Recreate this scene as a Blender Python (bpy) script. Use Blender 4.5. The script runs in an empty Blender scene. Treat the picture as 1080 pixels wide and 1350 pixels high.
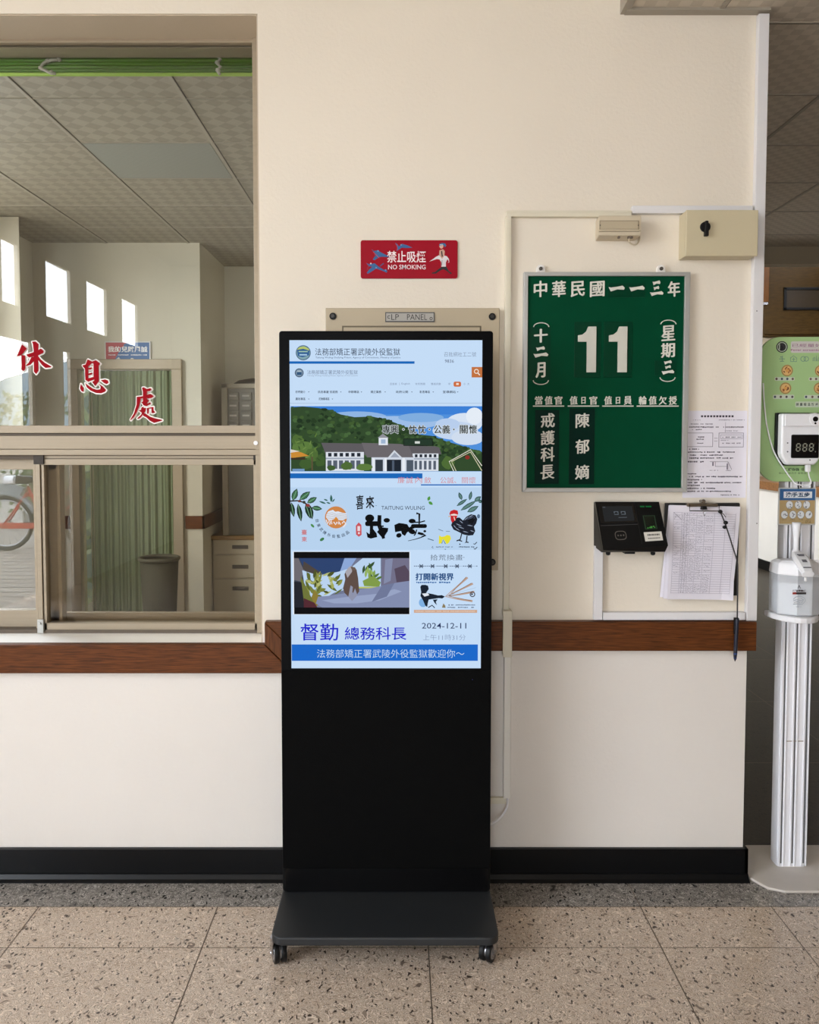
import bpy, bmesh, math, random
from mathutils import Vector, Matrix
random.seed(7)
S = bpy.context.scene
COL = S.collection

# ------------------------------------------------------------------ camera
F, CX, CY = 1080.0, 527.0, 627.0          # focal length and principal point in photo pixels
TILT = math.radians(2.75)
CAM = Vector((0, -2.5, 1.38))
cd = bpy.data.cameras.new('camera'); cam = bpy.data.objects.new('camera', cd); COL.objects.link(cam)
cam.location = CAM; cam.rotation_euler = (math.pi/2 - TILT, 0, 0)
cd.sensor_fit = 'VERTICAL'; cd.sensor_height = 36.0; cd.lens = 36.0*F/1350.0
cd.shift_x = (540-CX)/1350.0; cd.shift_y = -(675-CY)/1350.0
cd.clip_start = 0.05; cd.clip_end = 500
S.camera = cam

# ------------------------------------------------------------------ world, lights, exposure
w = bpy.data.worlds.new('sky'); S.world = w; w.use_nodes = True
nt = w.node_tree; bg = nt.nodes['Background']
tc = nt.nodes.new('ShaderNodeTexCoord'); sp = nt.nodes.new('ShaderNodeSeparateXYZ')
rp = nt.nodes.new('ShaderNodeValToRGB')
nt.links.new(tc.outputs['Generated'], sp.inputs[0]); nt.links.new(sp.outputs[2], rp.inputs[0])
rp.color_ramp.elements[0].color = (0.92, 0.95, 1, 1); rp.color_ramp.elements[1].color = (0.72, 0.84, 1, 1)
nt.links.new(rp.outputs[0], bg.inputs[0]); bg.inputs[1].default_value = 14.6

def portal(name, loc, rot, sx, sy):
    """daylight enters only through openings in the walls; a light portal just tells the renderer where they are"""
    l = bpy.data.lights.new(name, 'AREA'); l.shape = 'RECTANGLE'; l.size = sx; l.size_y = sy
    l.cycles.is_portal = True
    o = bpy.data.objects.new(name, l); COL.objects.link(o); o.location = loc; o.rotation_euler = rot
    return o
R90 = math.pi/2
portal('daylight_left_opening', (-3.0, -2.4, 2.0), (0, -R90, 0), 2.1, 1.4)    # glazed side front
portal('daylight_entrance', (-0.8, -8.0, 1.3), (R90, 0, 0), 1.6, 2.6)           # entrance behind the camera
portal('daylight_added_inner_gap', (-2.5, 1.275, 1.72), (0, -R90, 0), 1.65, 1.55)    # unseen opening added to light the rest room
portal('daylight_added_corridor_gap', (-0.1, 6.1, 0.975), (0, -R90, 0), 0.95, 1.4)             # unseen opening added to brighten the corridor counter
S.view_settings.view_transform = 'Standard'
S.view_settings.look = 'None'
S.view_settings.exposure = 0.0
S.view_settings.gamma = 1.0
S.view_settings.use_curve_mapping = False

# ------------------------------------------------------------------ pixel -> world
CT, ST = math.cos(TILT), math.sin(TILT)
def ray(px, py):
    a, b = (px-CX)/F, -(py-CY)/F
    return Vector((a, CT + b*ST, -ST + b*CT))
def at(px, py, Y):
    d = ray(px, py); t = (Y-CAM.y)/d.y
    return CAM + d*t
def onz(px, py, Z=0.0):
    d = ray(px, py); t = (Z-CAM.z)/d.z
    return CAM + d*t

# ------------------------------------------------------------------ materials
def lin(c):
    c = c/255.0
    return c/12.92 if c <= 0.04045 else ((c+0.055)/1.055)**2.4
def rgb(h):
    if isinstance(h, str):
        h = h.lstrip('#'); h = tuple(int(h[i:i+2], 16) for i in (0, 2, 4))
    return (lin(h[0]), lin(h[1]), lin(h[2]), 1)
_m = {}
def mat(name, col, rough=0.6, metal=0.0, spec=0.5, noise=0.0, nscale=8.0, bump=0.0, bscale=200.0, stretch=None, trans=0.0):
    if name in _m: return _m[name]
    m = bpy.data.materials.new(name); m.use_nodes = True; nt = m.node_tree
    p = nt.nodes['Principled BSDF']
    p.inputs['Base Color'].default_value = rgb(col); p.inputs['Roughness'].default_value = rough
    p.inputs['Metallic'].default_value = metal; p.inputs['Specular IOR Level'].default_value = spec
    t = nt.nodes.new('ShaderNodeTexCoord'); mp = nt.nodes.new('ShaderNodeMapping')
    nt.links.new(t.outputs['Object'], mp.inputs[0])
    if stretch: mp.inputs['Scale'].default_value = stretch
    if noise:
        n = nt.nodes.new('ShaderNodeTexNoise'); n.inputs['Scale'].default_value = nscale; n.inputs['Detail'].default_value = 6
        nt.links.new(mp.outputs[0], n.inputs[0])
        r = nt.nodes.new('ShaderNodeValToRGB'); c = rgb(col)
        r.color_ramp.elements[0].position = 0.3; r.color_ramp.elements[1].position = 0.7
        r.color_ramp.elements[0].color = tuple(x*(1-noise) for x in c[:3])+(1,)
        r.color_ramp.elements[1].color = tuple(min(1, x*(1+noise)) for x in c[:3])+(1,)
        nt.links.new(n.outputs[0], r.inputs[0]); nt.links.new(r.outputs[0], p.inputs['Base Color'])
    if bump:
        n = nt.nodes.new('ShaderNodeTexNoise'); n.inputs['Scale'].default_value = bscale; n.inputs['Detail'].default_value = 4
        nt.links.new(mp.outputs[0], n.inputs[0])
        b = nt.nodes.new('ShaderNodeBump'); b.inputs['Strength'].default_value = bump; b.inputs['Distance'].default_value = 0.004
        nt.links.new(n.outputs[0], b.inputs['Height']); nt.links.new(b.outputs[0], p.inputs['Normal'])
    _m[name] = m
    return m
def glow(col, k=1.0):
    key = 'lit_%s_%s' % (col if isinstance(col, str) else '%02x%02x%02x' % tuple(col), k)
    if key in _m: return _m[key]
    m = bpy.data.materials.new(key); m.use_nodes = True; p = m.node_tree.nodes['Principled BSDF']
    p.inputs['Base Color'].default_value = (0.004, 0.004, 0.004, 1); p.inputs['Roughness'].default_value = 0.5
    p.inputs['Specular IOR Level'].default_value = 0.0
    p.inputs['Emission Color'].default_value = rgb(col); p.inputs['Emission Strength'].default_value = k
    _m[key] = m
    return m
def ink(col, rough=0.6):
    key = 'ink_%s' % (col if isinstance(col, str) else '%02x%02x%02x' % tuple(col))
    return mat(key, col, rough)
def glass(name, ior, tint):
    m = bpy.data.materials.new(name); m.use_nodes = True; nt = m.node_tree; nt.nodes.clear()
    o = nt.nodes.new('ShaderNodeOutputMaterial'); mx = nt.nodes.new('ShaderNodeMixShader')
    t = nt.nodes.new('ShaderNodeBsdfTransparent'); t.inputs[0].default_value = tint
    g = nt.nodes.new('ShaderNodeBsdfGlossy'); g.inputs['Roughness'].default_value = 0.0
    f = nt.nodes.new('ShaderNodeFresnel'); f.inputs[0].default_value = ior
    nt.links.new(f.outputs[0], mx.inputs[0]); nt.links.new(t.outputs[0], mx.inputs[1]); nt.links.new(g.outputs[0], mx.inputs[2])
    nt.links.new(mx.outputs[0], o.inputs[0])
    return m
def clear(name, tint):
    m = bpy.data.materials.new(name); m.use_nodes = True; nt = m.node_tree; nt.nodes.clear()
    o = nt.nodes.new('ShaderNodeOutputMaterial'); t = nt.nodes.new('ShaderNodeBsdfTransparent'); t.inputs[0].default_value = tint
    nt.links.new(t.outputs[0], o.inputs[0])
    return m
def milky(name, col, alpha, rough=0.25):
    m = bpy.data.materials.new(name); m.use_nodes = True; p = m.node_tree.nodes['Principled BSDF']
    p.inputs['Base Color'].default_value = rgb(col); p.inputs['Alpha'].default_value = alpha; p.inputs['Roughness'].default_value = rough
    return m
def terrazzo(name, base, dark, light, scale, rough):
    m = bpy.data.materials.new(name); m.use_nodes = True; nt = m.node_tree; p = nt.nodes['Principled BSDF']
    t = nt.nodes.new('ShaderNodeTexCoord')
    n = nt.nodes.new('ShaderNodeTexNoise'); n.inputs['Scale'].default_value = scale*0.62; n.inputs['Detail'].default_value = 2.2
    n.inputs['Distortion'].default_value = 1.5; n.inputs['Roughness'].default_value = 0.5
    r = nt.nodes.new('ShaderNodeValToRGB'); e = r.color_ramp.elements
    mid = tuple(0.35*a+0.65*b for a, b in zip(base, dark)); mid2 = tuple(0.6*a+0.4*b for a, b in zip(base, dark))
    e[0].position = 0.30; e[0].color = rgb(mid); e[1].position = 0.36; e[1].color = rgb(base)
    for q, c in ((0.40, base), (0.425, mid), (0.45, light), (0.475, base), (0.50, mid2), (0.52, base), (0.545, light), (0.57, dark), (0.59, base), (0.64, light), (0.68, mid2)):
        a = e.new(q); a.color = rgb(c)
    n2 = nt.nodes.new('ShaderNodeTexNoise'); n2.inputs['Scale'].default_value = scale*0.12; n2.inputs['Detail'].default_value = 3
    mx = nt.nodes.new('ShaderNodeMix'); mx.data_type = 'RGBA'; mx.blend_type = 'MULTIPLY'; mx.inputs[0].default_value = 0.2
    # dark elongated chips
    v = nt.nodes.new('ShaderNodeTexVoronoi'); v.inputs['Scale'].default_value = scale*1.25
    mp = nt.nodes.new('ShaderNodeMapping'); mp.inputs['Scale'].default_value = (1, 0.55, 1); mp.inputs['Rotation'].default_value = (0, 0, 0.5)
    nd = nt.nodes.new('ShaderNodeTexNoise'); nd.inputs['Scale'].default_value = scale*0.5
    va = nt.nodes.new('ShaderNodeVectorMath'); va.operation = 'MULTIPLY_ADD'; va.inputs[1].default_value = (0.03, 0.03, 0)
    nt.links.new(t.outputs['Object'], nd.inputs[0]); nt.links.new(nd.outputs['Color'], va.inputs[0]); nt.links.new(t.outputs['Object'], va.inputs[2])
    nt.links.new(va.outputs[0], mp.inputs[0]); nt.links.new(mp.outputs[0], v.inputs[0])
    r2 = nt.nodes.new('ShaderNodeValToRGB'); r2.color_ramp.elements[0].position = 0.17; r2.color_ramp.elements[0].color = (1, 1, 1, 1)
    r2.color_ramp.elements[1].position = 0.27; r2.color_ramp.elements[1].color = (0, 0, 0, 1)
    nt.links.new(v.outputs['Distance'], r2.inputs[0])
    vs = nt.nodes.new('ShaderNodeSeparateColor'); nt.links.new(v.outputs['Color'], vs.inputs[0])
    gt = nt.nodes.new('ShaderNodeMath'); gt.operation = 'GREATER_THAN'; gt.inputs[1].default_value = 0.3
    nt.links.new(vs.outputs[0], gt.inputs[0])
    mul = nt.nodes.new('ShaderNodeMath'); mul.operation = 'MULTIPLY'; nt.links.new(gt.outputs[0], mul.inputs[0]); nt.links.new(r2.outputs[0], mul.inputs[1])
    ch = nt.nodes.new('ShaderNodeMix'); ch.data_type = 'RGBA'; ch.inputs[7].default_value = rgb(dark)
    nt.links.new(t.outputs['Object'], n.inputs[0]); nt.links.new(t.outputs['Object'], n2.inputs[0])
    nt.links.new(n.outputs[0], r.inputs[0])
    nt.links.new(r.outputs[0], mx.inputs[6]); nt.links.new(n2.outputs[0], mx.inputs[7])
    nt.links.new(r.outputs[0], ch.inputs[6]); nt.links.new(mul.outputs[0], ch.inputs[0])
    nt.links.new(ch.outputs[2], p.inputs['Base Color'])
    p.inputs['Roughness'].default_value = rough
    return m
def wood(name, c1, c2, stretch, rough=0.35):
    m = bpy.data.materials.new(name); m.use_nodes = True; nt = m.node_tree; p = nt.nodes['Principled BSDF']
    t = nt.nodes.new('ShaderNodeTexCoord'); mp = nt.nodes.new('ShaderNodeMapping'); mp.inputs['Scale'].default_value = stretch
    n = nt.nodes.new('ShaderNodeTexNoise'); n.inputs['Scale'].default_value = 6; n.inputs['Detail'].default_value = 8; n.inputs['Distortion'].default_value = 0.6
    r = nt.nodes.new('ShaderNodeValToRGB'); r.color_ramp.elements[0].position = 0.3; r.color_ramp.elements[1].position = 0.72
    p.inputs['Specular IOR Level'].default_value = 0.2
    r.color_ramp.elements[0].color = rgb(c1); r.color_ramp.elements[1].color = rgb(c2)
    nt.links.new(t.outputs['Object'], mp.inputs[0]); nt.links.new(mp.outputs[0], n.inputs[0]); nt.links.new(n.outputs[0], r.inputs[0])
    nt.links.new(r.outputs[0], p.inputs['Base Color']); p.inputs['Roughness'].default_value = rough
    _m[name] = m
    return m
def ceiling_tile(name, c1, c2, size, rot):
    m = bpy.data.materials.new(name); m.use_nodes = True; nt = m.node_tree; p = nt.nodes['Principled BSDF']
    t = nt.nodes.new('ShaderNodeTexCoord'); mp = nt.nodes.new('ShaderNodeMapping'); mp.inputs['Rotation'].default_value = (0, 0, rot)
    ck = nt.nodes.new('ShaderNodeTexChecker'); ck.inputs['Scale'].default_value = 1.0/size
    ck.inputs[1].default_value = rgb(c1); ck.inputs[2].default_value = rgb(c2)
    nt.links.new(t.outputs['Object'], mp.inputs[0]); nt.links.new(mp.outputs[0], ck.inputs[0]); nt.links.new(ck.outputs[0], p.inputs['Base Color'])
    bp = nt.nodes.new('ShaderNodeBump'); bp.inputs['Strength'].default_value = 0.5; bp.inputs['Distance'].default_value = 0.003
    nt.links.new(ck.outputs[1], bp.inputs['Height']); nt.links.new(bp.outputs[0], p.inputs['Normal'])
    p.inputs['Roughness'].default_value = 0.55
    return m

M_WALL = mat('cream_wall_paint', (231, 221, 204), 0.7, noise=0.025, nscale=1.6, bump=0.25, bscale=90)
M_WALL_LOW = mat('white_wall_paint', (224, 217, 208), 0.7, noise=0.025, nscale=2.0, bump=0.25, bscale=90)
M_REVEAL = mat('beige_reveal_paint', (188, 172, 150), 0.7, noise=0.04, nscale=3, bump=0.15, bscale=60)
M_SILL = mat('sill_paint', (248, 244, 237), 0.5)
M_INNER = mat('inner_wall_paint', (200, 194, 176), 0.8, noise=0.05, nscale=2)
M_ALU = mat('champagne_aluminium', (160, 146, 124), 0.45, 0.15, noise=0.04, nscale=4, stretch=(1, 6, 30))
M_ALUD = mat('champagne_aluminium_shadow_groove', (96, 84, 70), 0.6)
M_WOOD = wood('brown_rail_wood', (64, 33, 11), (112, 62, 26), (2.2, 34, 40), 0.42)
M_WOODV = wood('brown_rail_wood_upright', (66, 35, 13), (110, 62, 28), (40, 34, 2.2), 0.42)
M_BASEB = mat('black_baseboard_vinyl', (9, 10, 12), 0.3, spec=0.22, noise=0.1, nscale=5)
M_FLOOR = terrazzo('beige_terrazzo', (205, 183, 161), (72, 60, 52), (236, 218, 198), 62, 0.23)
M_BORDER = terrazzo('grey_terrazzo', (128, 122, 115), (44, 43, 42), (200, 192, 182), 62, 0.27)
M_CORR = terrazzo('dark_terrazzo', (56, 48, 36), (42, 36, 28), (66, 58, 45), 50, 0.5)
M_CORR.node_tree.nodes['Principled BSDF'].inputs['Specular IOR Level'].default_value = 0.2
M_JOINT = mat('floor_joint', (96, 82, 68), 0.7)
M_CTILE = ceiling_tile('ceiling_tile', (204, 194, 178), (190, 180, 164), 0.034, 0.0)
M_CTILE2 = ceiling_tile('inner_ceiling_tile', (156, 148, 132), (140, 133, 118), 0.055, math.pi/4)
M_TBAR = mat('ceiling_grid_bar', (160, 152, 138), 0.5)
M_PLAINTILE = mat('plain_ceiling_tile', (138, 140, 132), 0.6)
M_TRUNK = mat('white_pvc_trunking', (226, 224, 224), 0.4)
M_TRUNKC = mat('cream_pvc_trunking', (222, 214, 192), 0.45)
M_BLACK = mat('black_plastic', (11, 11, 12), 0.45, spec=0.3)
M_MATTE = mat('black_matte_sheet', (5, 5, 5), 0.8, spec=0.08, noise=0.08, nscale=40, bump=0.12, bscale=300)
M_GLOSSBLK = mat('black_glossy_strip', (4, 4, 5), 0.2, spec=0.3)
M_PLATE = mat('charcoal_powder_coat', (32, 34, 36), 0.5, noise=0.06, nscale=12)
M_CHROME = mat('chrome', (200, 200, 205), 0.22, 1.0)
M_SILVER = mat('silver_aluminium', (184, 184, 180), 0.38, 0.45)
M_WHITEP = mat('white_plastic', (236, 236, 238), 0.35)

M_GAP = mat('tile_gap', (70, 64, 56), 0.8)
# ------------------------------------------------------------------ mesh builder
class MB:
    def __init__(s): s.bm = bmesh.new(); s.mats = []
    def mi(s, m):
        if m not in s.mats: s.mats.append(m)
        return s.mats.index(m)
    def faces(s, vs, fs, m):
        i = s.mi(m); v = [s.bm.verts.new(p) for p in vs]
        for f in fs:
            try: fc = s.bm.faces.new([v[k] for k in f]); fc.material_index = i
            except ValueError: pass
    def box(s, x0, x1, y0, y1, z0, z1, m):
        if x1 < x0: x0, x1 = x1, x0
        if y1 < y0: y0, y1 = y1, y0
        if z1 < z0: z0, z1 = z1, z0
        v = [(x, y, z) for z in (z0, z1) for y in (y0, y1) for x in (x0, x1)]
        s.faces(v, [(0, 2, 3, 1), (4, 5, 7, 6), (0, 1, 5, 4), (2, 6, 7, 3), (0, 4, 6, 2), (1, 3, 7, 5)], m); return s
    def prism(s, pts, y0, y1, m, axis='y'):
        """outline in XZ (counter-clockwise seen from -y) pushed from y0 to y1; axis z: outline in XY pushed z0..z1"""
        n = len(pts)
        if axis == 'y': v = [(p[0], y0, p[1]) for p in pts]+[(p[0], y1, p[1]) for p in pts]
        elif axis == 'z': v = [(p[0], p[1], y0) for p in pts]+[(p[0], p[1], y1) for p in pts]
        else: v = [(y0, p[0], p[1]) for p in pts]+[(y1, p[0], p[1]) for p in pts]
        s.faces(v, [tuple(range(n)), tuple(range(2*n-1, n-1, -1))]+[(i, i+n, (i+1) % n+n, (i+1) % n) for i in range(n)], m); return s
    def rbox(s, x0, x1, y0, y1, z0, z1, r, m, seg=6):
        return s.prism(rrect(x0, x1, z0, z1, r, seg), y0, y1, m)
    def tube(s, pts, r, m, seg=8, caps=True, radii=None):
        pts = [Vector(p) for p in pts]; n = len(pts); rings = []; i0 = s.mi(m); up = None
        for i, p in enumerate(pts):
            d = (pts[min(i+1, n-1)]-pts[max(i-1, 0)]).normalized()
            if up is None:
                up = Vector((0, 0, 1)) if abs(d.z) < 0.9 else Vector((1, 0, 0))
            a = d.cross(up).normalized(); b = a.cross(d).normalized(); up = b
            rr = radii[i] if radii else r
            rings.append([s.bm.verts.new(p+a*math.cos(t)*rr+b*math.sin(t)*rr) for t in [2*math.pi*k/seg for k in range(seg)]])
        for i in range(n-1):
            for k in range(seg):
                f = s.bm.faces.new((rings[i][k], rings[i][(k+1) % seg], rings[i+1][(k+1) % seg], rings[i+1][k])); f.material_index = i0; f.smooth = True
        if caps:
            for q in (rings[0], rings[-1][::-1]):
                f = s.bm.faces.new(q); f.material_index = i0
        return s
    def cyl(s, p0, p1, r, m, seg=20, r1=None): return s.tube([p0, p1], r, m, seg, True, [r, r if r1 is None else r1])
    def torus(s, c, R, r, m, n=40, seg=8, axis='y'):
        c = Vector(c); i0 = s.mi(m); rings = []
        for i in range(n):
            a = 2*math.pi*i/n
            e = {'y': Vector((math.cos(a), 0, math.sin(a))), 'z': Vector((math.cos(a), math.sin(a), 0)), 'x': Vector((0, math.cos(a), math.sin(a)))}[axis]
            h = {'y': Vector((0, 1, 0)), 'z': Vector((0, 0, 1)), 'x': Vector((1, 0, 0))}[axis]
            rings.append([s.bm.verts.new(c+e*(R+r*math.cos(t))+h*r*math.sin(t)) for t in [2*math.pi*k/seg for k in range(seg)]])
        for i in range(n):
            for k in range(seg):
                f = s.bm.faces.new((rings[i][k], rings[i][(k+1) % seg], rings[(i+1) % n][(k+1) % seg], rings[(i+1) % n][k])); f.material_index = i0; f.smooth = True
        return s
    def lathe(s, prof, c, m, seg=32, sx=1.0, sy=1.0):
        c = Vector(c); i0 = s.mi(m)
        rings = [[s.bm.verts.new(c+Vector((r*sx*math.cos(2*math.pi*k/seg), r*sy*math.sin(2*math.pi*k/seg), z))) for k in range(seg)] for r, z in prof]
        for i in range(len(rings)-1):
            for k in range(seg):
                f = s.bm.faces.new((rings[i][k], rings[i][(k+1) % seg], rings[i+1][(k+1) % seg], rings[i+1][k])); f.material_index = i0; f.smooth = True
        for q in (rings[0][::-1], rings[-1]):
            f = s.bm.faces.new(q); f.material_index = i0
        return s
    def build(s, name, parent=None, bevel=0.0, bseg=2, recalc=True, origin=None):
        if recalc: bmesh.ops.recalc_face_normals(s.bm, faces=s.bm.faces)
        me = bpy.data.meshes.new(name); s.bm.to_mesh(me); s.bm.free()
        for m in s.mats: me.materials.append(m)
        o = bpy.data.objects.new(name, me); COL.objects.link(o)
        if parent is not None:
            o.parent = parent
            o.matrix_parent_inverse = Matrix.Translation(parent_world(parent)).inverted()
        if bevel:
            b = o.modifiers.new('bevel', 'BEVEL'); b.width = bevel; b.segments = bseg; b.limit_method = 'ANGLE'; b.angle_limit = math.radians(40)
        return o
def parent_world(o):
    return Vector(o.location) if o.parent is None else Vector((0, 0, 0))
def rrect(x0, x1, z0, z1, r, seg=6):
    p = []
    for cx, cz, a in ((x1-r, z1-r, 0), (x0+r, z1-r, 90), (x0+r, z0+r, 180), (x1-r, z0+r, 270)):
        for k in range(seg+1):
            t = math.radians(a+90*k/seg); p.append((cx+r*math.cos(t), cz+r*math.sin(t)))
    return p

def thing(name, label, cat, loc=(0, 0, 0), group=None):
    o = bpy.data.objects.new(name, None); COL.objects.link(o); o.location = loc; o.empty_display_size = 0.05
    o['label'] = label; o['category'] = cat
    if group: o['group'] = group
    return o
def tag(o, label, cat, group=None):
    o['label'] = label; o['category'] = cat
    if group: o['group'] = group
    return o
def struct(o):
    o['kind'] = 'structure'; return o

# ------------------------------------------------------------------ flat artwork on a plane (drawn in photo pixels, placed on its real surface)
_tc = {}
def glyphs(s, off, ext):
    k = (s, off, ext)
    if k not in _tc:
        c = bpy.data.curves.new('t', 'FONT'); c.body = s; c.size = 1; c.offset = off; c.extrude = ext; c.resolution_u = 2
        o = bpy.data.objects.new('t', c); COL.objects.link(o)
        dg = bpy.context.evaluated_depsgraph_get(); ev = o.evaluated_get(dg); m = ev.to_mesh()
        vs = [tuple(v.co) for v in m.vertices]; fs = [tuple(p.vertices) for p in m.polygons]
        ev.to_mesh_clear(); bpy.data.objects.remove(o); bpy.data.curves.remove(c)
        _tc[k] = (vs, fs)
    return _tc[k]
class Art:
    """Y: plane; the pixel box (x0,y0,x1,y1) fixes the linear map pixel -> surface."""
    def __init__(s, Y, x0, y0, x1, y1, mk=ink, eps=0.00004, n0=1):
        mx, my = (x0+x1)/2, (y0+y1)/2
        s.Y = Y; s.mk = mk; s.eps = eps; s.n = s.n0 = n0; s.mb = MB(); s.p0 = (x0, y0)
        s.ox = at(x0, my, Y).x; s.sx = (at(x1, my, Y).x-s.ox)/(x1-x0)
        s.oz = at(mx, y0, Y).z; s.sz = (s.oz-at(mx, y1, Y).z)/(y1-y0)
    def fresh(s): s.mb = MB(); s.n = s.n0; return s
    def w(s, px, py): return (s.ox+(px-s.p0[0])*s.sx, s.oz-(py-s.p0[1])*s.sz)
    def y(s): s.n += 1; return s.Y-s.n*s.eps
    def m(s, c): return s.mk(c) if not isinstance(c, bpy.types.Material) else c
    def poly(s, pts, c):
        y = s.y(); v = [(s.w(*p)[0], y, s.w(*p)[1]) for p in pts]
        s.mb.faces(v, [tuple(range(len(v)))], s.m(c)); return s
    def rect(s, x0, y0, x1, y1, c): return s.poly([(x0, y0), (x0, y1), (x1, y1), (x1, y0)], c)
    def disc(s, cx, cy, rx, c, ry=None, n=28, rot=0.0):
        ry = rx if ry is None else ry; ca, sa = math.cos(rot), math.sin(rot)
        return s.poly([(cx+rx*math.cos(t)*ca-ry*math.sin(t)*sa, cy+rx*math.cos(t)*sa+ry*math.sin(t)*ca) for t in [-2*math.pi*k/n for k in range(n)]], c)
    def ring(s, cx, cy, r, wd, c, n=40):
        y = s.y(); v = []; f = []
        for k in range(n):
            t = 2*math.pi*k/n
            for q in (r-wd/2, r+wd/2):
                a = s.w(cx+q*math.cos(t), cy+q*math.sin(t)); v.append((a[0], y, a[1]))
        for k in range(n): f.append((2*k, 2*k+1, (2*k+3) % (2*n), (2*k+2) % (2*n)))
        s.mb.faces(v, f, s.m(c)); return s
    def frame(s, x0, y0, x1, y1, wd, c):
        s.rect(x0, y0, x1, y0+wd, c); s.rect(x0, y1-wd, x1, y1, c); s.rect(x0, y0, x0+wd, y1, c); return s.rect(x1-wd, y0, x1, y1, c)
    def line(s, pts, wd, c, taper=None):
        n = len(pts); L = []; R = []
        for i, p in enumerate(pts):
            a, b = pts[max(i-1, 0)], pts[min(i+1, n-1)]
            dx, dy = b[0]-a[0], b[1]-a[1]; l = math.hypot(dx, dy) or 1; h = wd/2*(taper[i] if taper else 1)
            L.append((p[0]-dy/l*h, p[1]+dx/l*h)); R.append((p[0]+dy/l*h, p[1]-dx/l*h))
        y = s.y(); v = [(s.w(*q)[0], y, s.w(*q)[1]) for q in L+R]
        s.mb.faces(v, [(i, i+1, n+i+1, n+i) for i in range(n-1)], s.m(c)); return s
    def leaf(s, x, y, l, wd, ang, c):
        t = math.radians(ang); ca, sa = math.cos(t), math.sin(t)
        pr = [(0, 0), (0.25, 0.8), (0.5, 1), (0.75, 0.7), (1, 0), (0.75, -0.7), (0.5, -1), (0.25, -0.8)]
        return s.poly([(x+a*l*ca-b*wd/2*sa, y+a*l*sa+b*wd/2*ca) for a, b in pr], c)
    def text(s, t, cx, cy, h, c, width=None, off=0.0, ext=0.0, shear=0.0, rot=0.0, fat=0.0):
        if fat:
            for dx, dy in ((0, 0), (fat, 0), (-fat, 0), (0, fat*0.6), (0, -fat*0.6)):
                s.text(t, cx+dx, cy+dy, h-fat, c, width and width-2*fat, off, ext, shear, rot); s.Y -= 0.00001
            s.Y += 0.00005; return s
        """t centred on (cx, cy) with ink height h px (or ink width `width` px)"""
        vs, fs = glyphs(t, off, 0.0); xs = [v[0] for v in vs]; ys = [v[1] for v in vs]
        bw, bh = max(xs)-min(xs), max(ys)-min(ys); mx, my = (max(xs)+min(xs))/2, (max(ys)+min(ys))/2
        kx = ky = h/bh
        if width: kx = width/bw; ky = kx if h is None else h/bh
        y = s.y(); ca, sa = math.cos(rot), math.sin(rot); v = []
        if ext:
            vs, fs = glyphs(t, off, 0.5)
        for q in vs:
            a, b = (q[0]-mx)*kx, -(q[1]-my)*ky
            b -= shear*a
            a, b = a*ca-b*sa, a*sa+b*ca
            W = s.w(cx+a, cy+b); v.append((W[0], y-(q[2]+0.5)*ext if ext else y, W[1]))
        s.mb.faces(v, fs, s.m(c)); return s
    def scrawl(s, x0, y, x1, h, c, gap=0.25, rnd=random):
        """a row of small unreadable strokes"""
        x = x0; n0 = s.n
        while x < x1-0.3:
            s.n = n0
            d = rnd.uniform(0.5, 1.3)*h
            if rnd.random() > gap: s.rect(x, y-h*rnd.uniform(0.3, 0.55), min(x+d, x1), y+h*rnd.uniform(0.2, 0.5), c)
            x += d+h*0.25
        return s
    def build(s, name, parent=None): return s.mb.build(name, parent, recalc=False)

# ================================================================== STRUCTURE
XE = 1.072                                   # right-hand end of the wall
WT = 0.24
op_r = at(343, 450, 0).x; op_t = at(170, 18, 0).z; op_b = at(170, 850, 0).z; op_l = -2.3
zr = at(800, 840, 0).z                       # height of the wooden rail
YF = 0.14                                    # window frame plane

b = MB()
b.box(op_r, XE, 0, WT, zr, 3.6, M_WALL); b.box(op_r, XE, 0, WT, 0, zr, M_WALL_LOW)
b.box(-3.0, op_r, 0, WT, op_t, 3.6, M_WALL); b.box(-3.0, op_r, 0, WT, 0, op_b-0.012, M_WALL_LOW)
b.box(-3.0, op_l, 0, WT, op_b-0.012, op_t, M_WALL)
struct(b.build('wall_back'))
# painted reveal lining of the opening and its sill
b = MB()
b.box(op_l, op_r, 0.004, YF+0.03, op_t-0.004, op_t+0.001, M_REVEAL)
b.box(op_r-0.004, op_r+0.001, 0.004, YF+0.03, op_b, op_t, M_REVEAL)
struct(b.build('trim_1'))
b = MB(); b.box(op_l, op_r+0.002, -0.004, YF+0.02, op_b-0.014, op_b, M_SILL); struct(b.build('trim_2', bevel=0.003))

# lobby shell (its left and front walls are seen mirrored in the window glass)
GY = 0.17                                    # glass plane of the upper pane
XL = -3.0
def ymir(px): return 2*GY+2.5-(3.0*F/(CX-px))   # place along the left wall that is mirrored at photo column px
def vz(px, py):                              # height of the left wall mirrored there
    D = 3.0*F/(CX-px); p = ray(px, py); t = (D)/p.y; return CAM.z+p.z*t
wins = [(ymir(4), ymir(29)), (ymir(65), ymir(97)), (ymir(118), ymir(144)), (ymir(164), ymir(184))]
zc0, zc1 = 2.40, 2.875
b = MB()
yA = -8.0
b.box(XL-0.03, XL, yA, -3.4, zc1, 3.6, M_WALL)                       # above the high windows
cuts = [-3.4]+[v for p in wins for v in p]+[yA]
for i in range(0, len(cuts), 2):
    if cuts[i]-cuts[i+1] > 0.01: b.box(XL-0.03, XL, cuts[i+1], cuts[i], zc0, zc1, M_WALL)
b.box(XL-0.03, XL, yA, -3.4, 2.14, zc0, M_WALL)
dy0 = ymir(44.5)
g0, g1 = ymir(95), ymir(86)
b.box(XL-0.03, XL, g1, dy0, 0, 2.14, M_WALL); b.box(XL-0.03, XL, yA, g0, 0, 2.14, M_WALL)
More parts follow.
